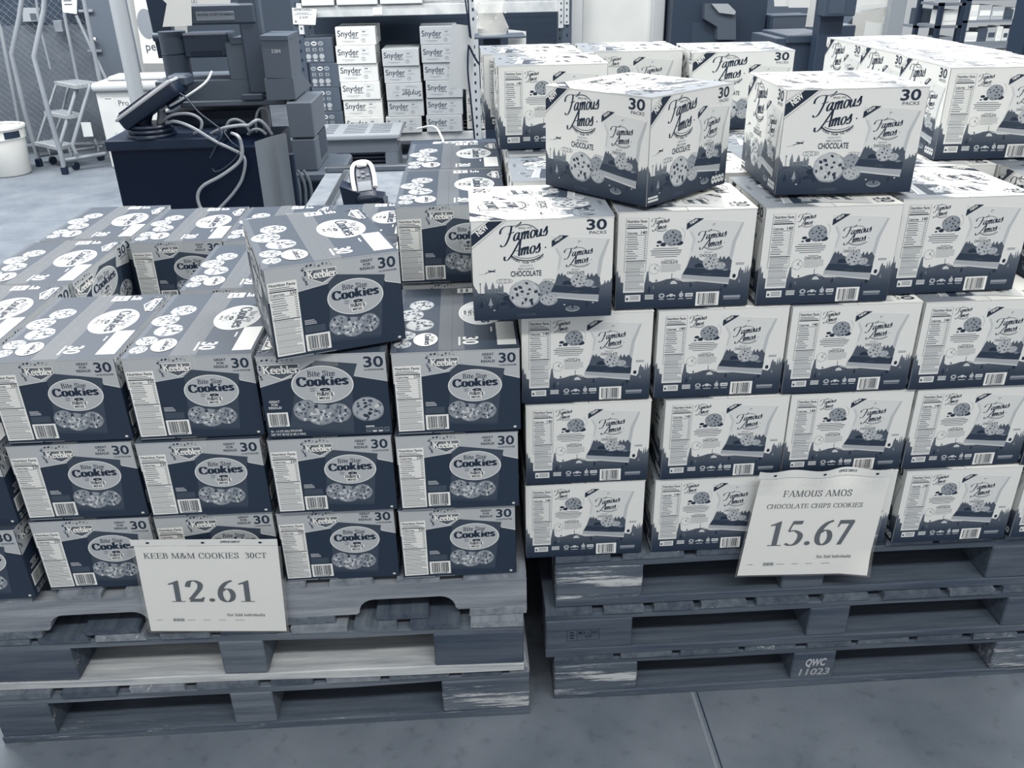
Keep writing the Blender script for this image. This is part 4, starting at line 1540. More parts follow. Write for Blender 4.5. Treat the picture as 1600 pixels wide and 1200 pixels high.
# notices on the fence
t = MB()
plate(t, [px(35, 12, FY - .02), px(62, 12, FY - .02), px(60, 33, FY - .02), px(36, 34, FY - .02)], .003, mat('notice_paper', .62, .6))
a_, b_ = px(46, 22, FY - .025), px(58, 31, FY - .025)
for q in range(5):
    t.box(a_.x, FY - .024, b_.z + .012 * q, b_.x, FY - .0225, b_.z + .005 + .012 * q, ink(.3))
tag(rebase(t.build('notice')), 'small pale notice on the fence between the ladder handrails', 'notice')
t = MB()
c_ = [px(95, -12, FY - .05), px(120, -12, FY - .05), px(120, 22, FY - .05), px(98, 19, FY - .05)]
plate(t, c_, .004, mat('posted_paper', .86, .6))
for q in range(3):
    t.box(c_[3].x + .03, FY - .053, c_[3].z + .06 + .03 * q, c_[3].x + .10, FY - .0515, c_[3].z + .068 + .03 * q, ink(.35))
tag(rebase(t.build('notice')), 'white printed sheet on the fence above the small metal box', 'notice')
t = MB()
cuboid_px(t, 84, 32, 97, 50, FY - .06, .055, GALV)
tag(rebase(t.build('switch_box')), 'small metal box on the fence under the white printed sheet', 'box')

# ---- rolling ladder
LB = Vector((-3.02, 6.45, 0))
lad = empty('rolling_ladder', LB, 'grey rolling step ladder with three treads and handrails, beside the white bucket', 'ladder')
LG = mat('ladder_grey', .56, .45, .45, var=.02, scale=8)


def lt(p):
    return Vector(p) - LB


def lpx(x, y, Y):
    return lt(px(x, y, Y))


def add_tube(name, pts, r, m=LG, par=lad, sm=False):
    b = MB()
    b.tube(pts, r, m, n=10, smooth=sm)
    return b.build(name, par, smooth=True)


# two front handrails that bend
add_tube('handrail', [lpx(70, -8, 6.40), lpx(68, 18, 6.39), lpx(53, 88, 6.30), lpx(77, 180, 6.28), lpx(95, 240, 6.26), lpx(101, 266, 6.25)], .021)
add_tube('handrail', [lpx(35, -8, 6.75), lpx(30, 28, 6.74), lpx(18, 84, 6.70), lpx(38, 170, 6.72), lpx(53, 225, 6.74), lpx(63, 258, 6.75)], .021)
add_tube('handrail', [lpx(-6, 30, 6.9), lpx(1, 44, 6.9), lpx(30, 190, 6.9)], .019)
# rear struts
add_tube('strut', [lpx(122, 132, 6.62), lpx(93, 228, 6.34)], .017)
add_tube('strut', [lpx(141, 132, 6.64), lpx(113, 226, 6.36), lpx(119, 240, 6.36)], .017)
add_tube('strut', [lpx(88, 132, 7.0), lpx(58, 222, 6.76)], .012)
add_tube('strut', [lpx(108, 132, 7.0), lpx(94, 188, 6.9), lpx(82, 222, 6.9)], .012)
add_tube('strut', [lpx(100, 20, 6.98), lpx(121, 124, 6.98)], .015)
add_tube('strut', [lpx(130, -5, 6.66), lpx(140, 46, 6.66), lpx(156, 126, 6.68)], .018)
add_tube('strut', [lpx(119, 24, 6.99), lpx(140, 70, 6.98), lpx(166, 124, 6.96)], .014)
add_tube('strut', [lpx(56, -5, 6.9), lpx(62, 40, 6.9), lpx(79, 108, 6.9)], .011)
for (pts, nm) in (([(84, 127), (120, 124), (153, 128), (118, 134)], 'top_platform'), ([(68, 174), (98, 171), (128, 177), (104, 181)], 'tread'), ([(53, 222), (84, 218), (116, 224), (90, 230)], 'tread')):
    zt = px(pts[3][0], pts[3][1], 6.42 if nm == 'tread' else 6.5).z
    P4 = [pz(x, y, zt) for x, y in pts]
    b = MB()
    b.prism([lt(p) for p in P4], (0, 0, -.03), mat('tread_grey', .66, .6, var=.03, scale=40))
    for q in range(1, 6):
        u = q / 6
        pa, pb = P4[0].lerp(P4[1], u), P4[3].lerp(P4[2], u)
        b.tube([lt(pa + Vector((0, 0, .002))), lt(pb + Vector((0, 0, .002)))], .004, LG, n=5, smooth=False)
    b.build(nm, lad)
add_tube('base_bar', [lpx(98, 251, 6.3), lpx(165, 240, 6.55)], .018)
add_tube('base_bar', [lpx(60, 244, 6.8), lpx(110, 236, 6.7), lpx(160, 229, 6.85)], .014)
for (x, y, Y) in ((102, 270, 6.25), (63, 262, 6.62)):
    p = lpx(x, y, Y)
    b = MB()
    b.box(p.x - .025, p.y - .025, 0, p.x + .025, p.y + .025, .07, BLACKP, bev=.006)
    b.build('rubber_foot', lad)
for (x, y, Y) in ((119, 262, 6.42), (84, 256, 6.7), (158, 248, 6.8)):
    p = lpx(x, y, Y)
    c = MB()
    c.tube([(p.x - .02, p.y, .20), (p.x - .01, p.y, .09)], .013, CHROME, n=8, smooth=False)
    o = c.build('caster', lad)
    wv = MB()
    wv.lathe((p.x, p.y, .035), [(0, -.014), (.035, -.014), (.037, 0), (.035, .014), (0, .014)], BLACKP, n=18, axis=Matrix.Rotation(R(90), 3, 'Y') @ Matrix.Rotation(R(25), 3, 'X'))
    wv.build('wheel', o)
t = MB()
plate(t, [lpx(126, 191, 6.38), lpx(141, 191, 6.38), lpx(146, 213, 6.36), lpx(131, 214, 6.36)], .003, mat('tag_paper', .72, .6))
t.build('instruction_tag', lad)

# ---- white bucket
bk = empty('bucket', (-3.585, 6.34, 0), 'white plastic bucket on the floor at the left edge', 'bucket')
b = MB()
b.lathe((0, 0, 0), [(0, .004), (.165, .004), (.172, .012), (.190, .31), (.200, .312), (.203, .395), (.190, .40), (.186, .39), (.168, .03), (0, .03)], WHITEP, n=40)
b.build('body', bk, smooth=True)
b = MB()
b.lathe((0, 0, 0), [(.196, .392), (.214, .396), (.214, .416), (.196, .420), (.190, .405)], WHITEP, n=40)
b.build('rim', bk, smooth=True)
b = MB()
for q in range(7):
    a_ = R(-52 + q * 5.5)
    for s_ in (0,):
        b.box(-.010, 0, 0, .010, .003, .055, ink(.14), M=Matrix.Translation((.2065 * math.cos(a_), .2065 * math.sin(a_), .325)) @ Matrix.Rotation(a_ + math.pi / 2, 4, 'Z'))
b.build('label', bk)
b = MB()
b.tube([(.19 * math.cos(R(a_)) , .205 * math.sin(R(a_)), z_) for a_, z_ in ((-125, .38), (-122, .33), (-112, .325), (-108, .36))], .006, WHITEP, n=8)
b.build('handle', bk)

# ---- recycling bin
rb = empty('recycling_bin', (px(152, 170, 6.42).x + .30, 6.62, 0), 'white lidded bin with printed wording, behind the tilted card terminal', 'bin')
a_ = px(156, 140, 6.75)
b = MB()
b.box(-.29, -.20, 0, .42, .22, .66, mat('bin_white', .80, .6, var=.02, scale=5), bev=.02, seg=3)
art = Art()
art.text('Pro', 0, 0, 44, ink(.25), 0, bold=.0)
art.text('s', 40, -75, 44, ink(.25), 0)
art.emit(b, (px(186, 165, 6.42).x - rb.location.x, -.2005, px(186, 165, 6.42).z), (1, 0, 0), (0, 0, 1), (0, -1, 0))
rn = random.Random(4)
sm_ = Art()
for q in range(16):
    sm_.ell(rn.uniform(-200, 60), rn.uniform(150, 400), rn.uniform(4, 16), rn.uniform(3, 8), ink(.62), 0, n=8, wob=.4, seed=q)
sm_.rect(-225, 590, -150, 612, ink(.88), 0)
sm_.rect(-220, 597, -160, 605, ink(.4), 1)
sm_.emit(b, (0, -.2005, 0), (1, 0, 0), (0, 0, 1), (0, -1, 0))
b.build('body', rb)
b = MB()
b.box(-.31, -.23, .66, .44, .24, .735, mat('bin_lid', .74, .45), bev=.03, seg=3)
b.box(-.2, -.12, .73, .34, .16, .775, mat('bin_lid', .74, .45), bev=.03, seg=3)
b.build('lid', rb)

# ---- pale pole in front of the bin, clear screen and poster
b = MB()
pa, pb = px(183, -6, 5.4), px(212, 142, 5.4)
b.tube([(pb.x, 5.4, 0), (pb.x, 5.4, 1.9)], .055, mat('pole_paint', .66, .45), n=20, smooth=False)
tag(rebase(b.build('pole', smooth=True)), 'thick pale pole standing in front of the white bin', 'pole')
b = MB()
plate(b, [px(196, -8, 6.2), px(290, -8, 6.2), px(296, 116, 6.2), px(222, 116, 6.2)], .006, CLEAR)
tag(rebase(b.build('clear_screen')), 'clear plastic screen behind the pale pole', 'screen')
b = MB()
c_ = [px(208, -8, 5.9), px(268, -8, 5.9), px(274, 99, 5.9), px(224, 99, 5.9)]
plate(b, c_, .004, mat('poster_paper', .86, .6))
art = Art()
art.ell(85, 290, 70, 110, ink(.55), 0, n=30)
art.poly([(70, 140), (130, 190), (130, 150), (90, 130)], ink(.86), 1)
art.text('pe', 45, 95, 60, ink(.25), 1)
art.emit(b, c_[3] + Vector((.0, -.001, 0)), (1, 0, 0), (0, 0, 1), (0, -1, 0))
tag(rebase(b.build('poster')), 'white poster with a grey disc, half hidden behind the checkout console', 'poster')

# ---- checkout counter
CY = 2.95
ct = empty('checkout_counter', (-.95, CY + .3, 0), 'black fronted checkout counter under the tilted card terminal', 'counter')
b = MB()
b.box(-.375, -.27, 0, .42, .30, .805, BLACK, bev=.003)
b.build('cabinet', ct)
b = MB()
b.box(-.385, -.30, .805, .17, .31, .858, mat('counter_edge', .10, .45, .3), bev=.006)
b.build('countertop', ct)

pnl = empty('steel_panel', (-.43, 2.72, 0), 'shiny dark steel end panel right of the black counter', 'panel')
b = MB()
xa, xb = px(398, 225, 2.72).x + .43, px(446, 215, 2.72).x + .43
zt0, zt1 = px(398, 222, 2.72).z, px(442, 210, 2.72).z
n_ = 12
vs = []
for i in range(n_ + 1):
    u = i / n_
    vs.append((xa + (xb - xa) * u, .05 * math.sin(u * 2.6), 0))
top = [(v[0], v[1], zt0 + (zt1 - zt0) * i / n_) for i, v in enumerate(vs)]
back = [(v[0], v[1] + .004, 0) for v in vs]
topb = [(v[0], v[1] + .004, v[2]) for v in top]
allv = vs + top + back + topb
N1 = n_ + 1
fs = []
for i in range(n_):
    fs += [[i, i + 1, N1 + i + 1, N1 + i], [2 * N1 + i + 1, 2 * N1 + i, 3 * N1 + i, 3 * N1 + i + 1], [N1 + i, N1 + i + 1, 3 * N1 + i + 1, 3 * N1 + i]]
b.add(allv, fs, mat('dark_steel', .62, .32, .5, metal=.6))
b.build('sheet', pnl, smooth=True)
b = MB()
b.box(xb - .012, .04, .1, xb + .018, .07, zt1 - .1, BLACKP, bev=.004)
b.build('edge_post', pnl)

# ---- card terminal on its round stand
ter = empty('card_terminal', (-1.13, 3.06, .858), 'black tilted card terminal with a silver edge on a round stand', 'card terminal')
T0 = ter.location.copy()
b = MB()
for z0_, z1_, r_ in ((0, .018, .118), (.022, .040, .108), (.044, .060, .100)):
    b.lathe((0, 0, 0), [(0, z0_), (r_, z0_), (r_ + .004, (z0_ + z1_) / 2), (r_, z1_), (0, z1_)], mat('stand_black', .10, .3, .5), n=36)
b.build('round_base', ter, smooth=True)
b = MB()
b.tube([(-.04, 0, .05), (-.03, 0, .09), (.0, 0, .15)], .045, BLACKP, n=12)
b.tube([(.05, .0, .05), (.07, 0, .12), (.05, 0, .19)], .02, mat('stand_grey', .5, .3, .5), n=10)
b.build('neck', ter, smooth=True)
Mt = Matrix.Translation((.05, 0, .178)) @ Matrix.Rotation(R(-31), 4, 'Y')
b = MB()
b.box(-.195, -.10, -.05, .155, .10, .035, BLACKP, bev=.022, M=Mt, seg=3)
b.box(.04, -.06, -.085, .13, .06, -.05, BLACKP, bev=.01, M=Mt)
b.build('housing', ter, smooth=True)
b = MB()
b.box(-.20, -.106, .010, .16, .106, .026, mat('silver_plastic', .72, .3, .5), bev=.007, M=Mt, seg=2)
b.build('silver_trim', ter, smooth=True)
b = MB()
b.box(-.17, -.085, .034, .05, .085, .040, mat('terminal_screen', .08, .1, .5), bev=.003, M=Mt)
b.build('screen', ter)
b = MB()
b.box(.02, -.04, -.015, .12, .09, .04, DGREY, bev=.012, M=Matrix.Translation((.10, .05, .245)))
b.build('card_reader', ter)


def cable(pts, r, g, label, group='loose cables at the checkout'):
    b = MB()
    b.tube(pts, r, mat('cable_%02d' % int(g * 50), g, .45, .4), n=8)
    return tag(rebase(b.build('cable', smooth=True)), label, 'cable', group)


KY = 2.935
cable([px(252, 192, 3.05), px(268, 180, 3.0), px(296, 178, 3.0), px(314, 188, 3.0), px(313, 203, 3.0), px(303, 209, 3.02)], .0075, .62, 'pale cable looping over just right of the card terminal stand')
cable([px(262, 192, 3.02), px(275, 190, 2.97), px(300, 199, 2.93), px(335, 220, KY), px(360, 232, KY), px(378, 242, KY), px(383, 255, KY), px(378, 280, KY), px(366, 300, KY), px(350, 318, KY), px(340, 328, KY)], .0080, .64, 'pale cable running from the terminal stand down the right of the black counter')
cable([px(362, 208, 3.0), px(372, 213, KY - .02), px(377, 225, KY - .02), px(378, 243, KY - .02), px(370, 257, KY - .02), px(345, 275, KY - .02), px(318, 290, KY - .02), px(309, 305, KY - .02), px(312, 322, KY - .02), px(320, 332, KY - .02)], .0085, .66, 'pale cable hanging in a big loop down the black counter front')
cable([px(331, 112, 3.12), px(322, 128, 3.05), px(300, 145, 3.0), px(270, 163, 3.0), px(250, 172, 3.04)], .006, .74, 'thin white cable rising from the card terminal to the console opening')
cable([px(270, 140, 3.0), px(290, 152, 2.98), px(310, 175, 2.96), px(332, 192, 2.95), px(345, 203, 2.95), px(346, 212, KY), px(338, 228, KY), px(328, 247, KY)], .004, .22, 'thin dark cable drooping from the back of the card terminal')
cable([px(350, 206, 2.95), px(362, 222, KY - .01), px(375, 233, KY - .01), px(365, 250, KY - .01), px(348, 264, KY - .01), px(336, 268, KY - .01), px(332, 263, KY - .01)], .0022, .35, 'hair thin dark wire curling on the black counter front')
cable([px(330, 209, 3.05), px(350, 200, 3.0), px(375, 196, 3.0), px(388, 196, 3.0), px(397, 190, 3.0), px(405, 188, 3.02), px(415, 196, 3.04), px(425, 210, 3.06)], .0085, .62, 'pale thick cable arching over the counter towards the steel panel')
cable([px(352, 205, 3.08), px(358, 190, 3.08), px(370, 187, 3.08), px(383, 194, 3.08), px(390, 206, 3.08)], .0075, .55, 'grey cable hoop standing behind the black counter edge')
cable([px(388, 210, 3.1), px(396, 203, 3.08), px(407, 203, 3.07), px(416, 210, 3.07)], .008, .58, 'short pale cable hump left of the steel panel top')
cable([px(401, 206, 3.2), px(400, 185, 3.2), px(406, 170, 3.22), px(418, 172, 3.22), px(422, 190, 3.2), px(421, 206, 3.2)], .007, .55, 'grey cable arch hanging under the console shelf')
for q, lab in enumerate(('left one of three dark cables falling beside the steel panel', 'middle one of three dark cables falling beside the steel panel', 'right one of three dark cables falling beside the steel panel')):
    x = 456 + q * 9
    cable([px(x, 266, 2.9 + q * .01), px(x + 10, 285, 2.9 + q * .01), px(x + 13, 310, 2.9 + q * .01), px(x + 12, 345, 2.9 + q * .01)], .008, .42, lab, 'three cables by the steel panel')

# ---- checkout console: slab shelf on posts with a top bar
DY = 3.24
con = empty('checkout_console', (-.75, DY + .15, 0), 'dark grey checkout console with a label bar across two posts', 'console')
cb = con.location
LPAN = lambda x, y, Y=DY: px(x, y, Y) - cb


def con_box(name, x0, y0, x1, y1, Y, depth, m, bev=.005):
    a, b_ = px(x0, y0, Y), px(x1, y1, Y)
    c, d = px(x0, y1, Y), px(x1, y0, Y)
    q = MB()
    q.box((a.x + c.x) / 2 - cb.x, Y - cb.y, (b_.z + c.z) / 2 - cb.z, (b_.x + d.x) / 2 - cb.x, Y + depth - cb.y, (a.z + d.z) / 2 - cb.z, m, bev=bev)
    return q.build(name, con)


con_box('shelf_slab', 244, 125, 409, 158, DY, .40, MGREY)
con_box('shelf_lip', 280, 157, 447, 166, DY - .03, .44, mat('lip_grey', .40, .45))
con_box('cabinet', 262, 172, 410, 222, DY + .10, .25, mat('console_dark', .16, .5))
leg_ = con_box('pedestal', 270, 222, 400, 330, DY + .10, .25, mat('console_dark', .16, .5))
b = MB()
for (xc, y0_, y1_, r_) in ((279, 42, 126, .068),):
    pa, pb = LPAN(xc - 6, y0_, DY + .1), LPAN(xc + 3, y1_, DY + .1)
    b.tube([(pb.x, pb.y, pb.z), (pb.x, pb.y, pa.z - .02)], r_, DGREY, n=24, smooth=False)
    b.lathe((pb.x, pb.y, (pa.z + pb.z) / 2), [(r_ + .001, 0), (r_ + .003, .004), (r_ + .001, .008)], BLACKP, n=24)
b.build('post', con, smooth=True)
b = MB()
pa, pb = LPAN(388, 2, DY - .02), LPAN(406, 148, DY - .02)
b.box(pb.x - .055, pb.y, pb.z, pb.x + .055, pb.y + .09, pa.z + .03, DGREY, bev=.012)
b.build('post', con)
con_box('top_bar', 262, 6, 398, 39, DY - .03, .10, DGREY, .01)
lp = con_box('label_plate', 306, 18, 366, 32, DY - .034, .006, mat('label_grey', .52, .4), .001)
q = MB()
art = Art()
art.text('ENTER CUST NUMBER', 0, 0, 9, ink(.25), 0, bold=.02, w=180)
p_ = LPAN(309, 25, DY - .0345)
art.emit(q, p_, (1, 0, 0), (0, 0, 1), (0, -1, 0))
q.build('lettering', lp)
con_box('tray', 286, 52, 358, 90, DY + .05, .18, mat('tray_dark', .22, .5), .008)
con_box('tray_slot', 298, 80, 346, 86, DY + .046, .01, BLACKP, .001)
con_box('side_unit', 355, 66, 392, 126, DY + .0, .26, MGREY, .006)
con_box('side_unit_cap', 359, 60, 388, 70, DY - .006, .22, DGREY, .004)
con_box('button_pod', 378, 147, 411, 157, DY - .05, .06, DGREY, .005)
scr = empty('tilted_monitor', px(240, 92, DY + .2), 'black tilted monitor edge left of the console post', 'monitor')
b = MB()
P4 = [px(226, -8, DY + .2), px(262, -8, DY + .2), px(272, 91, DY + .2), px(248, 91, DY + .2)]
b.prism([p - scr.location for p in P4], (0, .06, 0), mat('display_black', .14, .4))
b.build('panel', scr)
b = MB()
pa, pb = px(240, 58, DY + .18) - scr.location, px(258, 58, DY + .18) - scr.location
b.tube([pa, pb], .022, DGREY, n=14, smooth=False)
b.build('hinge_barrel', scr, smooth=True)

# paper sheets draped over the console bar
for i, (pts, lab, gtxt) in enumerate((([(263, -8), (298, -8), (300, 40), (254, 42)], 'white paper sheet hanging from the left end of the console bar', 0), ([(246, -8), (360, -8), (360, 6), (262, 7)], 'white paper sheet with handwriting lying along the console bar', 1))):
    b = MB()
    plate(b, [px(x, y, DY - .05 - .012 * (1 - i)) for x, y in pts], .001, mat('loose_paper', .90, .6))
    if gtxt:
        art = Art()
        for q, st in enumerate(([(0, 0), (4, 16), (6, 0)], [(12, 8), (22, 9)], [(26, 0), (28, 14), (33, 4), (38, 16), (40, 0)], [(46, 0), (52, 16)], [(46, 15), (56, 0)], [(62, 0), (62, 16)])):
            art.stroke(st, 1.6, ink(.3), 0, smooth=False)
        art.emit(b, px(288, 5.5, DY - .0515), (1, 0, 0), (0, 0, 1), (0, -1, 0))
    tag(rebase(b.build('paper_sheet')), lab, 'paper')

# ---- receipt printer tower
IY = 3.02
pr_ = empty('receipt_printer', (px(450, 200, IY).x, IY + .18, 0), 'grey receipt printer tower with striped lettering and side vents', 'printer')
ib = pr_.location


def quad_prism(name, pts, Y, depth, m, par, base):
    b = MB()
    b.prism([px(x, y, Y) - base for x, y in pts], (0, depth, 0), m)
    return b.build(name, par)


# (front face, then the right flank is the depth of the prism)
up = quad_prism('upper_housing', [(407, 62), (450, 62), (456, 122), (415, 122)], IY, .30, MGREY, pr_, ib)
quad_prism('cap', [(405, 56), (449, 56), (450, 63), (407, 63)], IY - .008, .31, mat('printer_cap', .34, .4), pr_, ib)
q = MB()
art = Art()
for i, (x, prof) in enumerate(((0, [(0, 10)] * 8), (13, [(0, 10), (0, 11), (0, 4), (0, 10), (0, 11), (0, 4), (0, 11), (0, 10)]), (27, [(0, 14)] * 8))):
    for k_ in range(8):
        y_ = k_ * 2.2
        if i == 0:
            art.rect(x, y_, x + 9, y_ + 1.3, ink(.8), 0) if k_ in (0, 1, 6, 7) else art.rect(x + 3, y_, x + 6.5, y_ + 1.3, ink(.8), 0)
        elif i == 1:
            art.rect(x, y_, x + (12 if k_ not in (3, 4) else 11), y_ + 1.3, ink(.8), 0) if k_ in (0, 3, 4, 7) else (art.rect(x + 2, y_, x + 5, y_ + 1.3, ink(.8), 0), art.rect(x + 9, y_, x + 12.5, y_ + 1.3, ink(.8), 0))
        else:
            art.rect(x, y_, x + 4.5, y_ + 1.3, ink(.8), 0)
            art.rect(x + 12, y_, x + 16.5, y_ + 1.3, ink(.8), 0)
            if k_ in (3, 4, 5):
                art.rect(x + 5, y_, x + 11.5, y_ + 1.3, ink(.8), 0)
art.emit(q, px(424.5, 83, IY - .0005) - ib, (1, 0, 0), (0, 0, 1), (0, -1, 0))
q.build('lettering', up)
b = MB()
xm0, xm1 = px(415, 140, IY).x - ib.x, px(460, 140, IY).x - ib.x
zm0, zm1 = px(440, 156, IY).z - ib.z, px(440, 122.5, IY).z - ib.z
b.prism([(xm0, IY - ib.y, zm0), (xm0, IY - ib.y, zm1), (xm0, IY + .24 - ib.y, zm1), (xm0, IY + .52 - ib.y, zm0)], (xm1 - xm0, 0, 0), mat('printer_mid', .36, .45))
b.build('middle_housing', pr_)
b = MB()
P4 = [px(455, 160, IY - .03), px(463, 216, IY - .03)]
lo = pz(463, 216, P4[1].z)
x0_, x1_ = P4[1].x, px(496, 205, IY + .05).x
b.box(x0_ - .03 - ib.x, IY - .03 - ib.y, P4[1].z, x1_ - ib.x, IY + .36 - ib.y, P4[0].z, mat('printer_low', .40, .45), bev=.006)
b.build('side_cabinet', pr_)
b = MB()
zb = px(463, 268, IY - .03).z
b.box(x0_ - .03 - ib.x, IY - .03 - ib.y, zb, x1_ - .005 - ib.x, IY + .36 - ib.y, P4[1].z - .006, mat('printer_base', .38, .45), bev=.006)
o = b.build('base_cabinet', pr_)
v = MB()
for q in range(11):
    z_ = zb + .035 + q * .0125
    v.box(x1_ - .006 - ib.x, IY + .10 - ib.y, z_, x1_ - .0035 - ib.x, IY + .33 - ib.y, z_ + .006, ink(.10))
v.build('vent', o)
b = MB()
b.box(x0_ - .06 - ib.x, IY - .07 - ib.y, zb - .05, x1_ + .12 - ib.x, IY + .40 - ib.y, zb, mat('printer_tray', .34, .45), bev=.012)
b.box(x0_ - .05 - ib.x, IY + .05 - ib.y, 0, x1_ - .01 - ib.x, IY + .36 - ib.y, zb - .05, mat('console_dark', .16, .5))
b.build('plinth', pr_)

# ---- bagging table with steel rails, scanner in its cradle
TB = empty('bagging_table', (-.02, 2.12, 0), 'light topped packing table with steel edge rails holding the scanner', 'table')
b = MB()
b.box(-.15, -.42, .752, .62, .34, .78, mat('table_top', .50, .5, var=.05, scale=14), bev=.003)
b.build('table_top', TB)
b = MB()
b.box(-.15, .30, .78, .62, .345, .806, STEEL, bev=.004)
b.build('rail', TB)
b = MB()
b.box(-.015, -.40, 0, .015, .36, .016, STEEL, bev=.003, M=Matrix.Translation((-.05, -.02, .78)))
b.build('rail', TB)
for x in (-.12, .58):
    for y in (-.38, .30):
        l = MB()
        l.box(x - .02, y - .02, 0, x + .02, y + .02, .752, GALV, bev=.003)
        l.build('leg', TB)

SC = Vector((.075, 1.79, .78))
sc = empty('barcode_scanner', SC, 'black and white handheld scanner resting in its cradle on the packing table', 'scanner')
b = MB()
b.prism([(-.085, -.06, 0), (.085, -.06, 0), (.08, .09, 0), (-.075, .09, 0)], (0, 0, .022), BLACKP)
b.prism([(-.075, -.055, .02), (-.01, -.055, .02), (-.01, -.055, .07), (-.085, -.055, .10)], (0, .10, 0), BLACKP)
b.prism([(.01, -.055, .02), (.082, -.055, .02), (.075, -.055, .05), (.015, -.055, .06)], (0, .10, 0), BLACKP)
b.build('cradle', sc)
Mx = Matrix.Translation((.0, .03, .085)) @ Matrix.Rotation(R(30), 4, 'X') @ Matrix.Rotation(R(8), 4, 'Z') @ Matrix.Scale(.9, 4)
b = MB()
b.box(-.046, -.12, -.03, .046, .10, .03, BLACKP, bev=.022, M=Mx, seg=3)
b.box(-.06, -.02, -.05, -.03, .08, .015, BLACKP, bev=.012, M=Mx, seg=2)
b.build('scanner_body', sc, smooth=True)
b = MB()
b.tube([Mx @ Vector(p) for p in ((-.044, -.07, .028), (-.046, .02, .033), (-.036, .085, .034), (0, .104, .033), (.036, .085, .034), (.046, .02, .033), (.044, -.055, .028))], .0085, WHITEP, n=10)
b.box(-.022, .072, .026, .022, .105, .042, WHITEP, bev=.006, M=Mx)
b.build('white_trim', sc, smooth=True)
b = MB()
b.box(-.030, -.075, .029, .030, -.015, .033, mat('scanner_screen', .38, .15, .5), bev=.002, M=Mx)
b.build('screen', sc)
for x, y in ((-.02, .02), (.0, .012), (.02, .02), (0, .04)):
    b = MB()
    b.box(x - .008, y - .007, .028, x + .008, y + .007, .035, mat('scanner_key', .5, .4), bev=.003, M=Mx)
    b.build('key', sc)

# ---- dunnage stand on the floor
DU = Vector((-.44, 6.0, 0))
du = empty('dunnage_rack', DU, 'grey plastic floor rack with a slotted top and arched front opening', 'rack')
DW = mat('rack_grey', .44, .5, .3)
b = MB()
b.box(-.36, -.20, .30, .36, .36, .345, mat('rack_top', .62, .5, .3), bev=.012, seg=2)
for q in range(6):
    for (xa_, xb_) in ((-.29, -.20), (-.12, .06), (.10, .27)):
        b.box(xa_, -.12 + q * .075, .3455, xb_, -.098 + q * .075, .3462, ink(.2))
b.build('slotted_top', du)
b = MB()
b.box(-.33, -.17, .19, .33, -.14, .30, DW, bev=.004)
b.box(-.33, -.17, 0, -.17, .30, .20, DW, bev=.01)
b.box(.22, -.17, 0, .33, .30, .20, DW, bev=.01)
b.build('skirt', du)
b = MB()
b.box(-.17, .0, .0, .22, .02, .19, ink(.12))
for q in range(5):
    b.box(-.17, -.03, .012 + q * .034, .22, .0, .030 + q * .034, mat('grille_grey', .36, .4), bev=.003)
b.build('grille', du)

# ---- storage rack with snack boxes
RY = 6.55
rk = empty('storage_rack', (.2, RY + .3, 0), 'white steel storage rack holding the snack boxes', 'rack')
rkb = rk.location
RW = mat('rack_white', .74, .5, .4, var=.05, scale=9)
z_b0, z_b1 = px(750, 217, RY).z, px(750, 205, RY).z
z_t0, z_t1 = px(600, 25, RY).z, px(600, 8, RY).z
for (za, zb_, nm) in ((z_b0, z_b1, 'beam'), (z_t0, z_t1, 'beam')):
    b = MB()
    b.box(-1.14, -.30, za, 1.20, -.255, zb_, RW, bev=.004)
    b.box(-1.14, .30, za, 1.20, .345, zb_, RW, bev=.004)
    b.build(nm, rk)
    d = MB()
    for q in range(36):
        x = -1.12 + q * .065
        d.tube([(x, -.27, zb_ - .002), (x, .32, zb_ - .002)], .003, RW, n=5, smooth=False)
    for y in (-.29, -.10, .1, .28):
        d.tube([(-1.12, y, zb_ + .003), (1.19, y, zb_ + .003)], .004, RW, n=5, smooth=False)
    d.build('wire_deck', rk)
for x, yy in ((-1.14, -.29), (.37, -.30), (1.19, -.29), (-1.14, .33), (1.19, .33)):
    u = MB()
    u.box(x - .04, yy - .02, 0, x + .04, yy + .05, 2.1, mat('upright_pale' if .3 < x < 1 else 'upright_grey', .68 if .3 < x < 1 else .3, .5), bev=.004)
    for q in range(26):
        u.box(x - .008, yy - .0212, .1 + q * .075, x + .008, yy - .019, .125 + q * .075, ink(.1))
    u.build('upright', rk)
b = MB()
b.box(-1.1, .30, .05, 1.15, .32, 1.32, mat('rack_back', .20, .8))
b.build('back_sheet', rk)
for x in (-1.112, 1.135, 1.185):
    c_ = MB()
    c_.box(x - .022, -.318, z_t0 - .13 * (1 if x < 1.15 else .8), x + .022, -.30, z_t1 + .03, RW, bev=.002)
    for q in range(4):
        c_.box(x - .006, -.3195, z_t0 - .09 + q * .05, x + .006, -.318, z_t0 - .075 + q * .05, ink(.15))
    c_.build('connector', rk)
for x in (590,):
    c_ = MB()
    p_ = px(x, 17, RY - .003) - rkb
    c_.box(p_.x - .04, p_.y, p_.z - .03, p_.x + .04, p_.y + .002, p_.z + .03, mat('beam_label', .86, .5))
    c_.build('beam_label', rk)
# price tag on the beam
b = MB()
p4 = [px(456, 12, RY - .023), px(495, 14, RY - .023), px(493, 39, RY - .023), px(458, 38, RY - .023)]
plate(b, p4, .003, mat('tag_card', .80, .5))
art = Art()
art.text('-SPECIAL-', 12, 108, 16, ink(.4), 0, w=165, bold=.02)
art.rect(40, 86, 140, 90, ink(.6), 0)
art.rect(20, 76, 170, 79, ink(.65), 0)
art.text('$ 10.99', 62, 46, 16, ink(.4), 0)
art.ell(26, 22, 8, 8, ink(.4), 0, n=12)
art.emit(b, p4[3] + Vector((0, -.001, 0)), (1, 0, -.01), (0, 0, 1), (0, -1, 0))
tag(rebase(b.build('price_tag')), 'white special price tag clipped to the left of the rack beam', 'price tag')

SGRP = 'snack boxes on the storage rack'


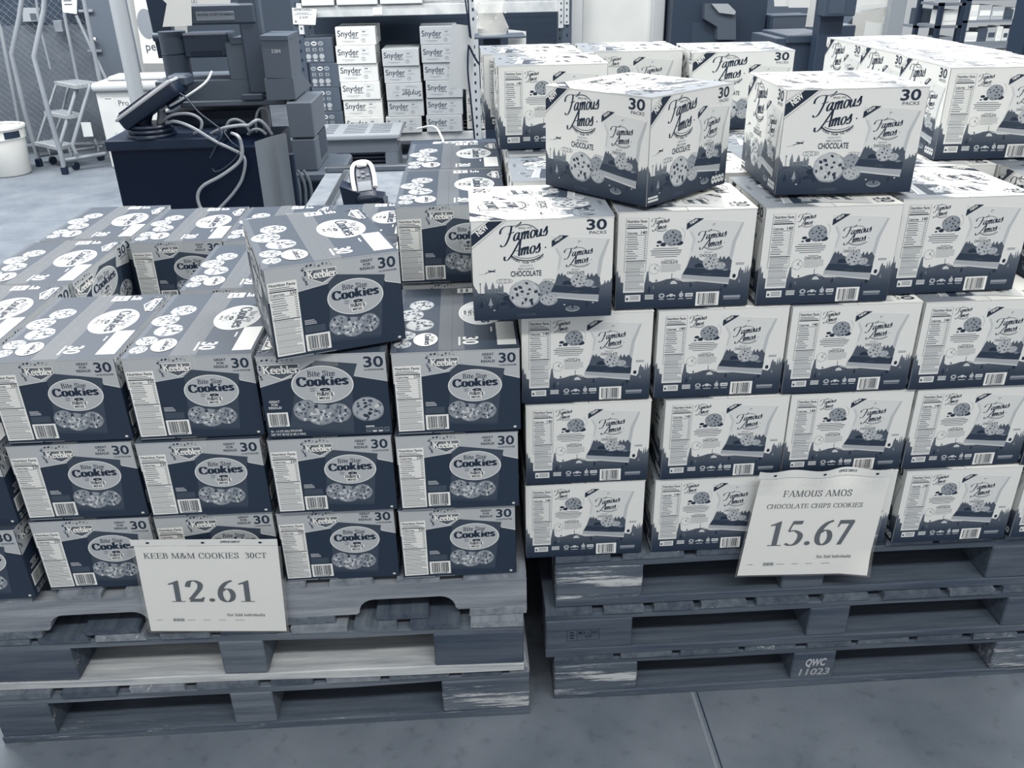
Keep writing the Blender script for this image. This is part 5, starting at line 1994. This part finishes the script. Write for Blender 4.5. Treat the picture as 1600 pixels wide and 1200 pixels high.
def snack_mesh(W, H, D, g, dark=False):
    b = MB()
    b.box(-W / 2, 0, .0006, W / 2, D, H - .0006, ink(g), bev=.003)
    a = Art()
    if not dark:
        k = W / .35
        a.text('Snyder', 16 * k, 74 * k, 50 * k, ink(.12), 0, bold=.012, w=185 * k)
        a.text('OF BERLIN', 118 * k, 54 * k, 13 * k, ink(.3), 0, bold=.03, w=78 * k)
        a.rect(48 * k, 34 * k, 165 * k, 36 * k, ink(.3), 0)
        a.rect(75 * k, 26 * k, 150 * k, 27.5 * k, ink(.45), 0)
        a.arc(238 * k, 40 * k, 18 * k, 15 * k, 0, 360, 2.4 * k, ink(.35), 0)
        a.text('C', 233 * k, 34 * k, 15 * k, ink(.35), 0, bold=.02)
        a.stroke([(215 * k, 128 * k), (288 * k, 126 * k), (290 * k, 75 * k), (222 * k, 74 * k)], 1.4 * k, ink(.55), 0, smooth=False)
        a.rect(232 * k, 106 * k, 262 * k, 116 * k, ink(.5), 0)
        a.rect(228 * k, 84 * k, 282 * k, 87 * k, ink(.5), 0)
        a.emit(b, (-W / 2, 0, 0), (1, 0, 0), (0, 0, 1), (0, -1, 0), lift=.0005)
        s_ = Art()
        s_.text('Snyder', 60, H * 450, 22, ink(.5), 0)
        s_.emit(b, (W / 2, .02, 0), (0, 1, 0), (0, 0, 1), (1, 0, 0), lift=.0005)
    else:
        for i in range(3):
            x = (28 + 72 * i) * W / .3
            a.ell(x, H * 780, 24, 17, ink(.85 if i == 1 else .62), 0, n=16)
            a.ell(x, H * 780, 15, 7, ink(.08 if i == 1 else .4), 1, n=10, wob=.2, seed=2)
            a.rect(x - 16, H * 480, x + 16, H * 600, ink(.62), 0)
            a.ell(x, H * 540, 10, 9, ink(.36), 1, n=10, wob=.2)
            a.ell(x, H * 270, 22, 22, ink(.66), 0, n=14, wob=.1)
            a.rect(x - 16, H * 80, x + 16, H * 130, ink(.7), 0)
            a.rect(x + 34, H * 0 + 6, x + 36, H * 1000 - 6, ink(.26), 0)
        a.emit(b, (-W / 2, 0, 0), (1, 0, 0), (0, 0, 1), (0, -1, 0), lift=.0005)
    return b


_ms = {}


def snack(kind, W, H, D, g, x, y, z, label, flip=False, rz=0.0):
    key = (kind, W, H, g)
    if key not in _ms:
        o = snack_mesh(W, H, D, g, kind == 'dark').build('snack_box')
        _ms[key] = o
    else:
        o = _ms[key].copy()
        COL.objects.link(o)
    o.location = (x, y, z)
    o.rotation_euler = (0, R(180) if flip else 0, R(rz))
    if flip:
        o.location.z = z + H
    return tag(o, label, 'box', SGRP)


zs = z_b1 + .008
ordn = ['bottom box', 'second box up', 'third box up', 'fourth box up', 'fifth box up', 'top box']
cols = [('the bright left stack of white snack boxes', 6, .345, .150, .82, [(540, 0), (537, 0), (533, 0), (529, 0), (525, 0), (524, 0)]),
        ('the short middle stack of grey snack boxes', 5, .322, .143, .70, [(603.5, 0), (606, 0), (603.5, 0), (600, 0), (597, 0)]),
        ('the right stack of grey snack boxes', 6, .325, .148, .68, [(666.5, 0), (666.5, 0), (665.5, 0), (661.5, 0), (658.5, 0), (656, 0)])]
for name, n_, W_, H_, g_, xs_ in cols:
    for q in range(n_):
        zq = zs + q * (H_ + .001)
        # left edge from its place in the picture at that height
        yy = 200
        xl = xs_[q][0]
        p_ = None
        for it in range(700):
            y_try = 260 - it * .4
            c_ = px(xl, y_try, RY - .04)
            if c_.z >= zq + H_ / 2:
                p_ = c_
                break
        snack('white', W_, H_, .42, g_, p_.x + W_ / 2, RY - .03 + .012 * (q % 2), zq, ('upside-down box, third up, in ' if (q == 2 and n_ == 5) else ordn[q if not (q == n_ - 1) else 5] + ' in ') + name, flip=(n_ == 5 and q == 2), rz=random.uniform(-1.5, 1.5))
for q in range(2):
    p_ = px(730, 190, RY)
    snack('white', .345, .150, .42, .92, p_.x + .172, RY + .07, zs + q * .151, ('lower' if q == 0 else 'upper') + ' white snack box half hidden by the rack upright', rz=0)
for q in range(4):
    Hd = .205
    p_ = px((502, 499, 496, 492)[q], 150, RY)
    snack('dark', .24, Hd, .40, .34, px((538, 533, 531, 522)[q], (185, 150, 115, 80)[q], RY).x - .125, RY - .02, zs + q * (Hd + .001), ordn[(0, 1, 2, 5)[q]] + ' in the dark snack stack behind the receipt printer')
for q, (xa, xb_) in enumerate(((456, 524), (526, 592), (594, 662))):
    a_, b_ = px(xa, 2, RY), px(xb_, 2, RY)
    bb = MB()
    bb.box(max(a_.x, -.885), RY - .02, z_t1 + .008, b_.x - .01, RY + .38, z_t1 + .20, ink(.80), bev=.004)
    tag(rebase(bb.build('snack_box')), ('left', 'middle', 'right')[q] + ' white box standing on the upper rack beam', 'box', 'white boxes on the upper rack level')

# ---- things in front of the rack
b = MB()
plate(b, [px(707, 37, 4.585), px(742, 41, 4.585), px(738, 141, 4.585), px(700, 136, 4.585)], .002, mat('hanging_paper', .72, .6))
tag(rebase(b.build('paper_sheet')), 'blank white sheet hanging in front of the right snack stack', 'paper')

st = empty('pole_stand', (px(760, 65, 4.6).x, 4.6, 0), 'small dark shelf on a post behind the white cartons', 'stand')
sb = st.location
b = MB()
P4 = [px(719, 62, 4.6), px(822, 61, 4.6)]
b.box(P4[0].x - sb.x, -.0, P4[0].z, P4[1].x - sb.x, .30, P4[0].z + .014, mat('shelf_edge', .34, .4), bev=.003)
b.build('shelf', st)
b = MB()
b.box(-.02, .15, 0, .10, .25, P4[0].z, mat('post_dark', .12, .5), bev=.006)
b.build('post', st)
b = MB()
bz = P4[0].z + .016
bx = px(768, 60, 4.72).x
rn = random.Random(2)
prof = []
for i in range(9):
    zz = bz + i * .045
    rr = .085 + .012 * math.sin(i * 1.7)
    prof.append((rr, zz))
vs, fs = [], []
for i, (r_, z_) in enumerate([(0.001, bz), *prof]):
    for k_ in range(20):
        t_ = 2 * math.pi * k_ / 20
        q = r_ * (1 + .12 * math.sin(3 * t_ + i) + rn.uniform(-.05, .05))
        vs.append((bx + q * 1.1 * math.cos(t_), 4.74 + q * math.sin(t_), z_))
for i in range(len(prof)):
    for k_ in range(20):
        fs.append([i * 20 + k_, i * 20 + (k_ + 1) % 20, (i + 1) * 20 + (k_ + 1) % 20, (i + 1) * 20 + k_])
b.add(vs, fs, clear_mat('crinkled_plastic', .95, .28, .1))
for q in range(14):
    t_ = rn.uniform(3.2, 6.2)
    z_ = bz + rn.uniform(.02, .33)
    b.box(-.004, -.001, -.004, .004, .001, .004, ink(.92), M=Matrix.Translation((bx + .098 * math.cos(t_), 4.74 + .098 * math.sin(t_), z_)))
tag(rebase(b.build('plastic_bag', smooth=True)), 'clear crinkled plastic bag standing on the small dark shelf', 'bag')
for (pts, r_, lab) in (([(726, -8), (731, 30), (734, 58)], .005, 'left dark cord hanging down to the small shelf'), ([(731, -8), (733, 30), (736, 60)], .005, 'right dark cord hanging down to the small shelf'),
                       ([(732, 70), (731, 110), (736, 160), (743, 232)], .006, 'dark cord hanging from the small shelf down past the snack boxes'), ([(733, 72), (745, 95), (762, 115), (778, 140)], .007, 'dark cord swinging right from under the small shelf')):
    b = MB()
    b.tube([px(x, y, 4.56) for x, y in pts], r_, BLACKP, n=8)
    tag(rebase(b.build('cord', smooth=True)), lab, 'cord', 'cords at the small shelf')
b = MB()
plate(b, [px(794, 46, 4.915), px(822, 49, 4.915), px(822, 76, 4.915), px(794, 76, 4.915)], .003, mat('card_white', .82, .6))
tag(rebase(b.build('card')), 'white card standing behind the small dark shelf at the right', 'card')
b = MB()
cuboid_px(b, 757, 130, 772, 156, 4.4, .03, mat('socket_grey', .66, .5))
tag(rebase(b.build('wall_socket_box')), 'pale box on the dark post left of the white cartons', 'box')
# power strip on the floor behind the pallets with its lead
b = MB()
pa, pb = px(676, 231, 3.9), px(747, 229, 3.9)
b.box(pa.x, 3.86, .58, pb.x, 3.94, .62, WHITEP, bev=.008)
for q in range(5):
    x = pa.x + .05 + q * .045
    b.box(x, 3.88, .62, x + .028, 3.91, .6215, ink(.4))
o = rebase(b.build('power_strip'))
tag(o, 'white power strip lying behind the dark cartons', 'power strip')
b = MB()
b.box(pa.x - .15, 3.75, 0, pb.x + .12, 4.2, .58, mat('low_bench', .24, .6), bev=.006)
tag(rebase(b.build('low_bench')), 'low dark bench under the white power strip', 'bench')
cable([px(652, 201, 5.9), px(672, 197, 5.6), px(682, 200, 5.0), px(690, 214, 4.2), px(694, 226, 3.92), pa + Vector((.07, .02, -.0))], .007, .86, 'white lead running from the power strip up to the rack')

# ---- right hand checkout fittings
cab = empty('dark_cabinet', (3.0, 7.4, 0), 'tall dark cabinet right of the pale pillar with a grey hook bracket', 'cabinet')
b = MB()
xa = px(1046, 40, 7.0).x - 2.985
xb_ = px(1196, 40, 7.0).x - 3.0
b.box(max(xa, -.58), -.4, 0, xb_, .4, 2.3, mat('cabinet_dark', .20, .45, .4), bev=.006)
b.box(xa + .2, -.404, .5, xa + .52, -.398, 1.06, mat('cabinet_panel', .24, .45, .4))
b.build('body', cab)
b = MB()
P5 = [px(x, y, 6.9) - cab.location for x, y in ((1101, 6), (1138, 6), (1150, 20), (1150, 62), (1121, 62), (1121, 42), (1101, 30))]
b.prism(P5, (0, .10, 0), mat('bracket_grey', .36, .4))
b.build('bracket', cab)
b = MB()
b.prism([px(x, y, 6.86) - cab.location for x, y in ((1112, 6), (1138, 6), (1150, 18), (1148, 23), (1124, 20))], (0, .03, 0), mat('bracket_light', .68, .35))
b.build('bracket_plate', cab)

for i, (x0_, y0_, x1_, y1_, Y, dep, g_, nm, lab, cat) in enumerate((
        (1205, 24, 1262, 60, 6.9, .3, .22, 'checkout_screen', 'dark checkout screen right of the tall dark cabinet', 'screen'),
        (1212, 60, 1288, 130, 5.4, .6, .24, 'checkout_bin', 'dark lane counter between the white cartons at the upper right', 'counter'),
        (1286, -8, 1306, 120, 5.2, .12, .20, 'lane_post', 'dark lane post left of the three white cartons in line', 'post'),
        (1291, -8, 1336, 25, 5.1, .14, .26, 'lane_display', 'dark display box fixed at the top of the lane post', 'display'),
        (1304, 40, 1334, 66, 5.6, .4, .22, 'lane_counter', 'dark counter edge just right of the lane post', 'counter'))):
    b = MB()
    a_, c_ = px(x0_, y0_, Y), px(x1_, y1_, Y)
    z0_ = 0 if nm in ('checkout_bin', 'lane_post', 'lane_counter') else c_.z
    b.box(a_.x, Y, z0_, c_.x, Y + dep, a_.z, mat('lane_%02d' % int(g_ * 50), g_, .45), bev=.006)
    if nm == 'checkout_bin':
        b.box(a_.x + .08, Y - .02, a_.z - .04, c_.x + .02, Y + dep, a_.z + .02, mat('lane_lid', .26, .4), bev=.008)
    if nm == 'checkout_screen':
        b.box((a_.x + c_.x) / 2 - .04, Y + .1, 0, (a_.x + c_.x) / 2 + .04, Y + .2, c_.z, mat('lane_11', .22, .45))
        b.box(a_.x + .02, Y - .004, c_.z + .02, c_.x - .02, Y, a_.z - .02, mat('lane_glass', .32, .12, .5))
    if nm == 'lane_display':
        b.box(a_.x + .03, Y - .003, c_.z + .02, (a_.x + c_.x) / 2 + .03, Y, a_.z - .01, mat('lane_face', .30, .3))
    tag(rebase(b.build(nm)), lab, cat)
for pts, Y, lab in (([(1209, -8), (1233, -8), (1233, 10), (1210, 10)], 6.6, 'left white paper at the top edge right of the dark cabinet'), ([(1233, -8), (1266, -8), (1264, 12), (1232, 12)], 6.55, 'right white paper at the top edge left of the lane post'),
                    ([(1353, 33), (1389, 39), (1385, 70), (1347, 70)], 6.296, 'white sheet standing curled behind the three white cartons in line'), ([(1380, 26), (1391, 28), (1389, 40), (1379, 37)], 6.292, 'small white slip above the curled standing sheet'),
                    ([(1344, 8), (1376, 6), (1376, 12), (1343, 17)], 6.296, 'narrow white slip over the dark machine right of the lane post')):
    b = MB()
    plate(b, [px(x, y, Y) for x, y in pts], .002, mat('lane_paper', .82, .6))
    tag(rebase(b.build('paper_sheet')), lab, 'paper')
for pts, Y, lab in (([(1266, -8), (1288, -8), (1284, 42), (1259, 42)], 5.6, 'clear plastic divider left of the lane post'), ([(1336, -8), (1412, -8), (1404, 66), (1330, 66)], 6.3, 'clear plastic divider right of the lane post')):
    b = MB()
    plate(b, [px(x, y, Y) for x, y in pts], .008, clear_mat('divider_plastic', .93, .38, .1))
    tag(rebase(b.build('plastic_divider')), lab, 'divider')
b = MB()
c_ = px(1365, 40, 6.5)
b.box(c_.x - .15, 6.45, 0, c_.x + .1, 6.7, c_.z, mat('machine_dark', .26, .5))
b.prism([px(x, y, 6.4) for x, y in ((1322, 39), (1340, 20), (1398, 8), (1398, 30), (1352, 42), (1345, 44))], (0, .35, 0), mat('machine_dark', .26, .5))
o = rebase(b.build('till_machine'))
tag(o, 'dark slanted machine behind the clear divider right of the lane post', 'machine')
b = MB()
a_, c_ = px(1395, 0, 6.2), px(1408, 60, 6.2)
b.box(a_.x - .01, 6.2, 0, c_.x, 6.27, 1.9, mat('frame_grey', .62, .4), bev=.005)
tag(rebase(b.build('divider_post')), 'light grey upright post beside the clear divider at the upper right', 'post')

# ---- distant aisle: shelving bays full of goods
def bay(x0_, x1_, Y, ztop, n_sh, g_up, gs, label, seed, depth=.5):
    r0 = empty('shelving_bay', ((x0_ + x1_) / 2, Y + depth / 2, 0), label, 'shelving')
    L0 = r0.location
    for x in (x0_, x1_ - .05):
        u = MB()
        u.box(x - L0.x, Y - L0.y, 0, x + .05 - L0.x, Y + .06 - L0.y, ztop, mat('bay_upright', g_up, .5))
        u.build('upright', r0)
    rn = random.Random(seed)
    for q in range(n_sh):
        z = ztop * (q + .15) / n_sh
        s_ = MB()
        s_.box(x0_ - L0.x, Y - L0.y, z - .03, x1_ - L0.x, Y + depth - L0.y, z, mat('bay_shelf', .5, .5))
        s_.build('shelf', r0)
        x = x0_ + .06
        h0 = ztop / n_sh * .72
        while x < x1_ - .14:
            w_ = min(rn.choice((.10, .14, .20)), x1_ - .06 - x)
            h_ = h0 * rn.uniform(.6, 1)
            o_ = MB()
            o_.box(-w_ / 2 + .004, -.15, 0, w_ / 2 - .004, .15, h_, ink(rn.choice(gs)), bev=.006)
            o_.box(-w_ / 2 + .02, -.152, h_ * .3, w_ / 2 - .02, -.149, h_ * .65, ink(rn.choice(gs)))
            oo = o_.build('packet')
            oo.location = (x + w_ / 2, Y + .17, z)
            tag(oo, 'small packet on ' + label[2:] if label[:2] == 'a ' else 'packet on the ' + label, 'packet', 'packets on the ' + label)
            x += w_
    return r0


bay(px(1432, 30, 10).x, px(1462, 30, 10).x + .02, 10.0, 1.75, 5, .14, (.3, .5, .75), 'narrow dark shelving left of the bright bays', 1)
bay(px(1466, 30, 9.4).x, px(1505, 30, 9.4).x, 9.4, 1.75, 7, .12, (.8, .85, .9, .6, .9), 'bright shelving with dark uprights far right', 2)
bay(px(1508, 30, 12).x, px(1640, 30, 12).x, 12.0, 1.2, 4, .6, (.9, .92, .85, .3, .7), 'low bright shelving at the far right corner', 3)
b = MB()
c_ = [px(x, y, 9.2) for x, y in ((1462, -8), (1500, -8), (1499, 4), (1461, 4))]
plate(b, c_, .02, mat('header_sign', .68, .5))
tag(rebase(b.build('header_sign')), 'pale header board hanging over the bright shelving at the upper right', 'sign')
b = MB()
a_ = px(1594, 90, 8.0)
b.box(a_.x, 8.0, 0, a_.x + .5, 8.3, 1.9, mat('lane_08', .16, .5), bev=.006)
tag(rebase(b.build('display_end')), 'dark end panel cut by the right edge of the picture', 'panel')
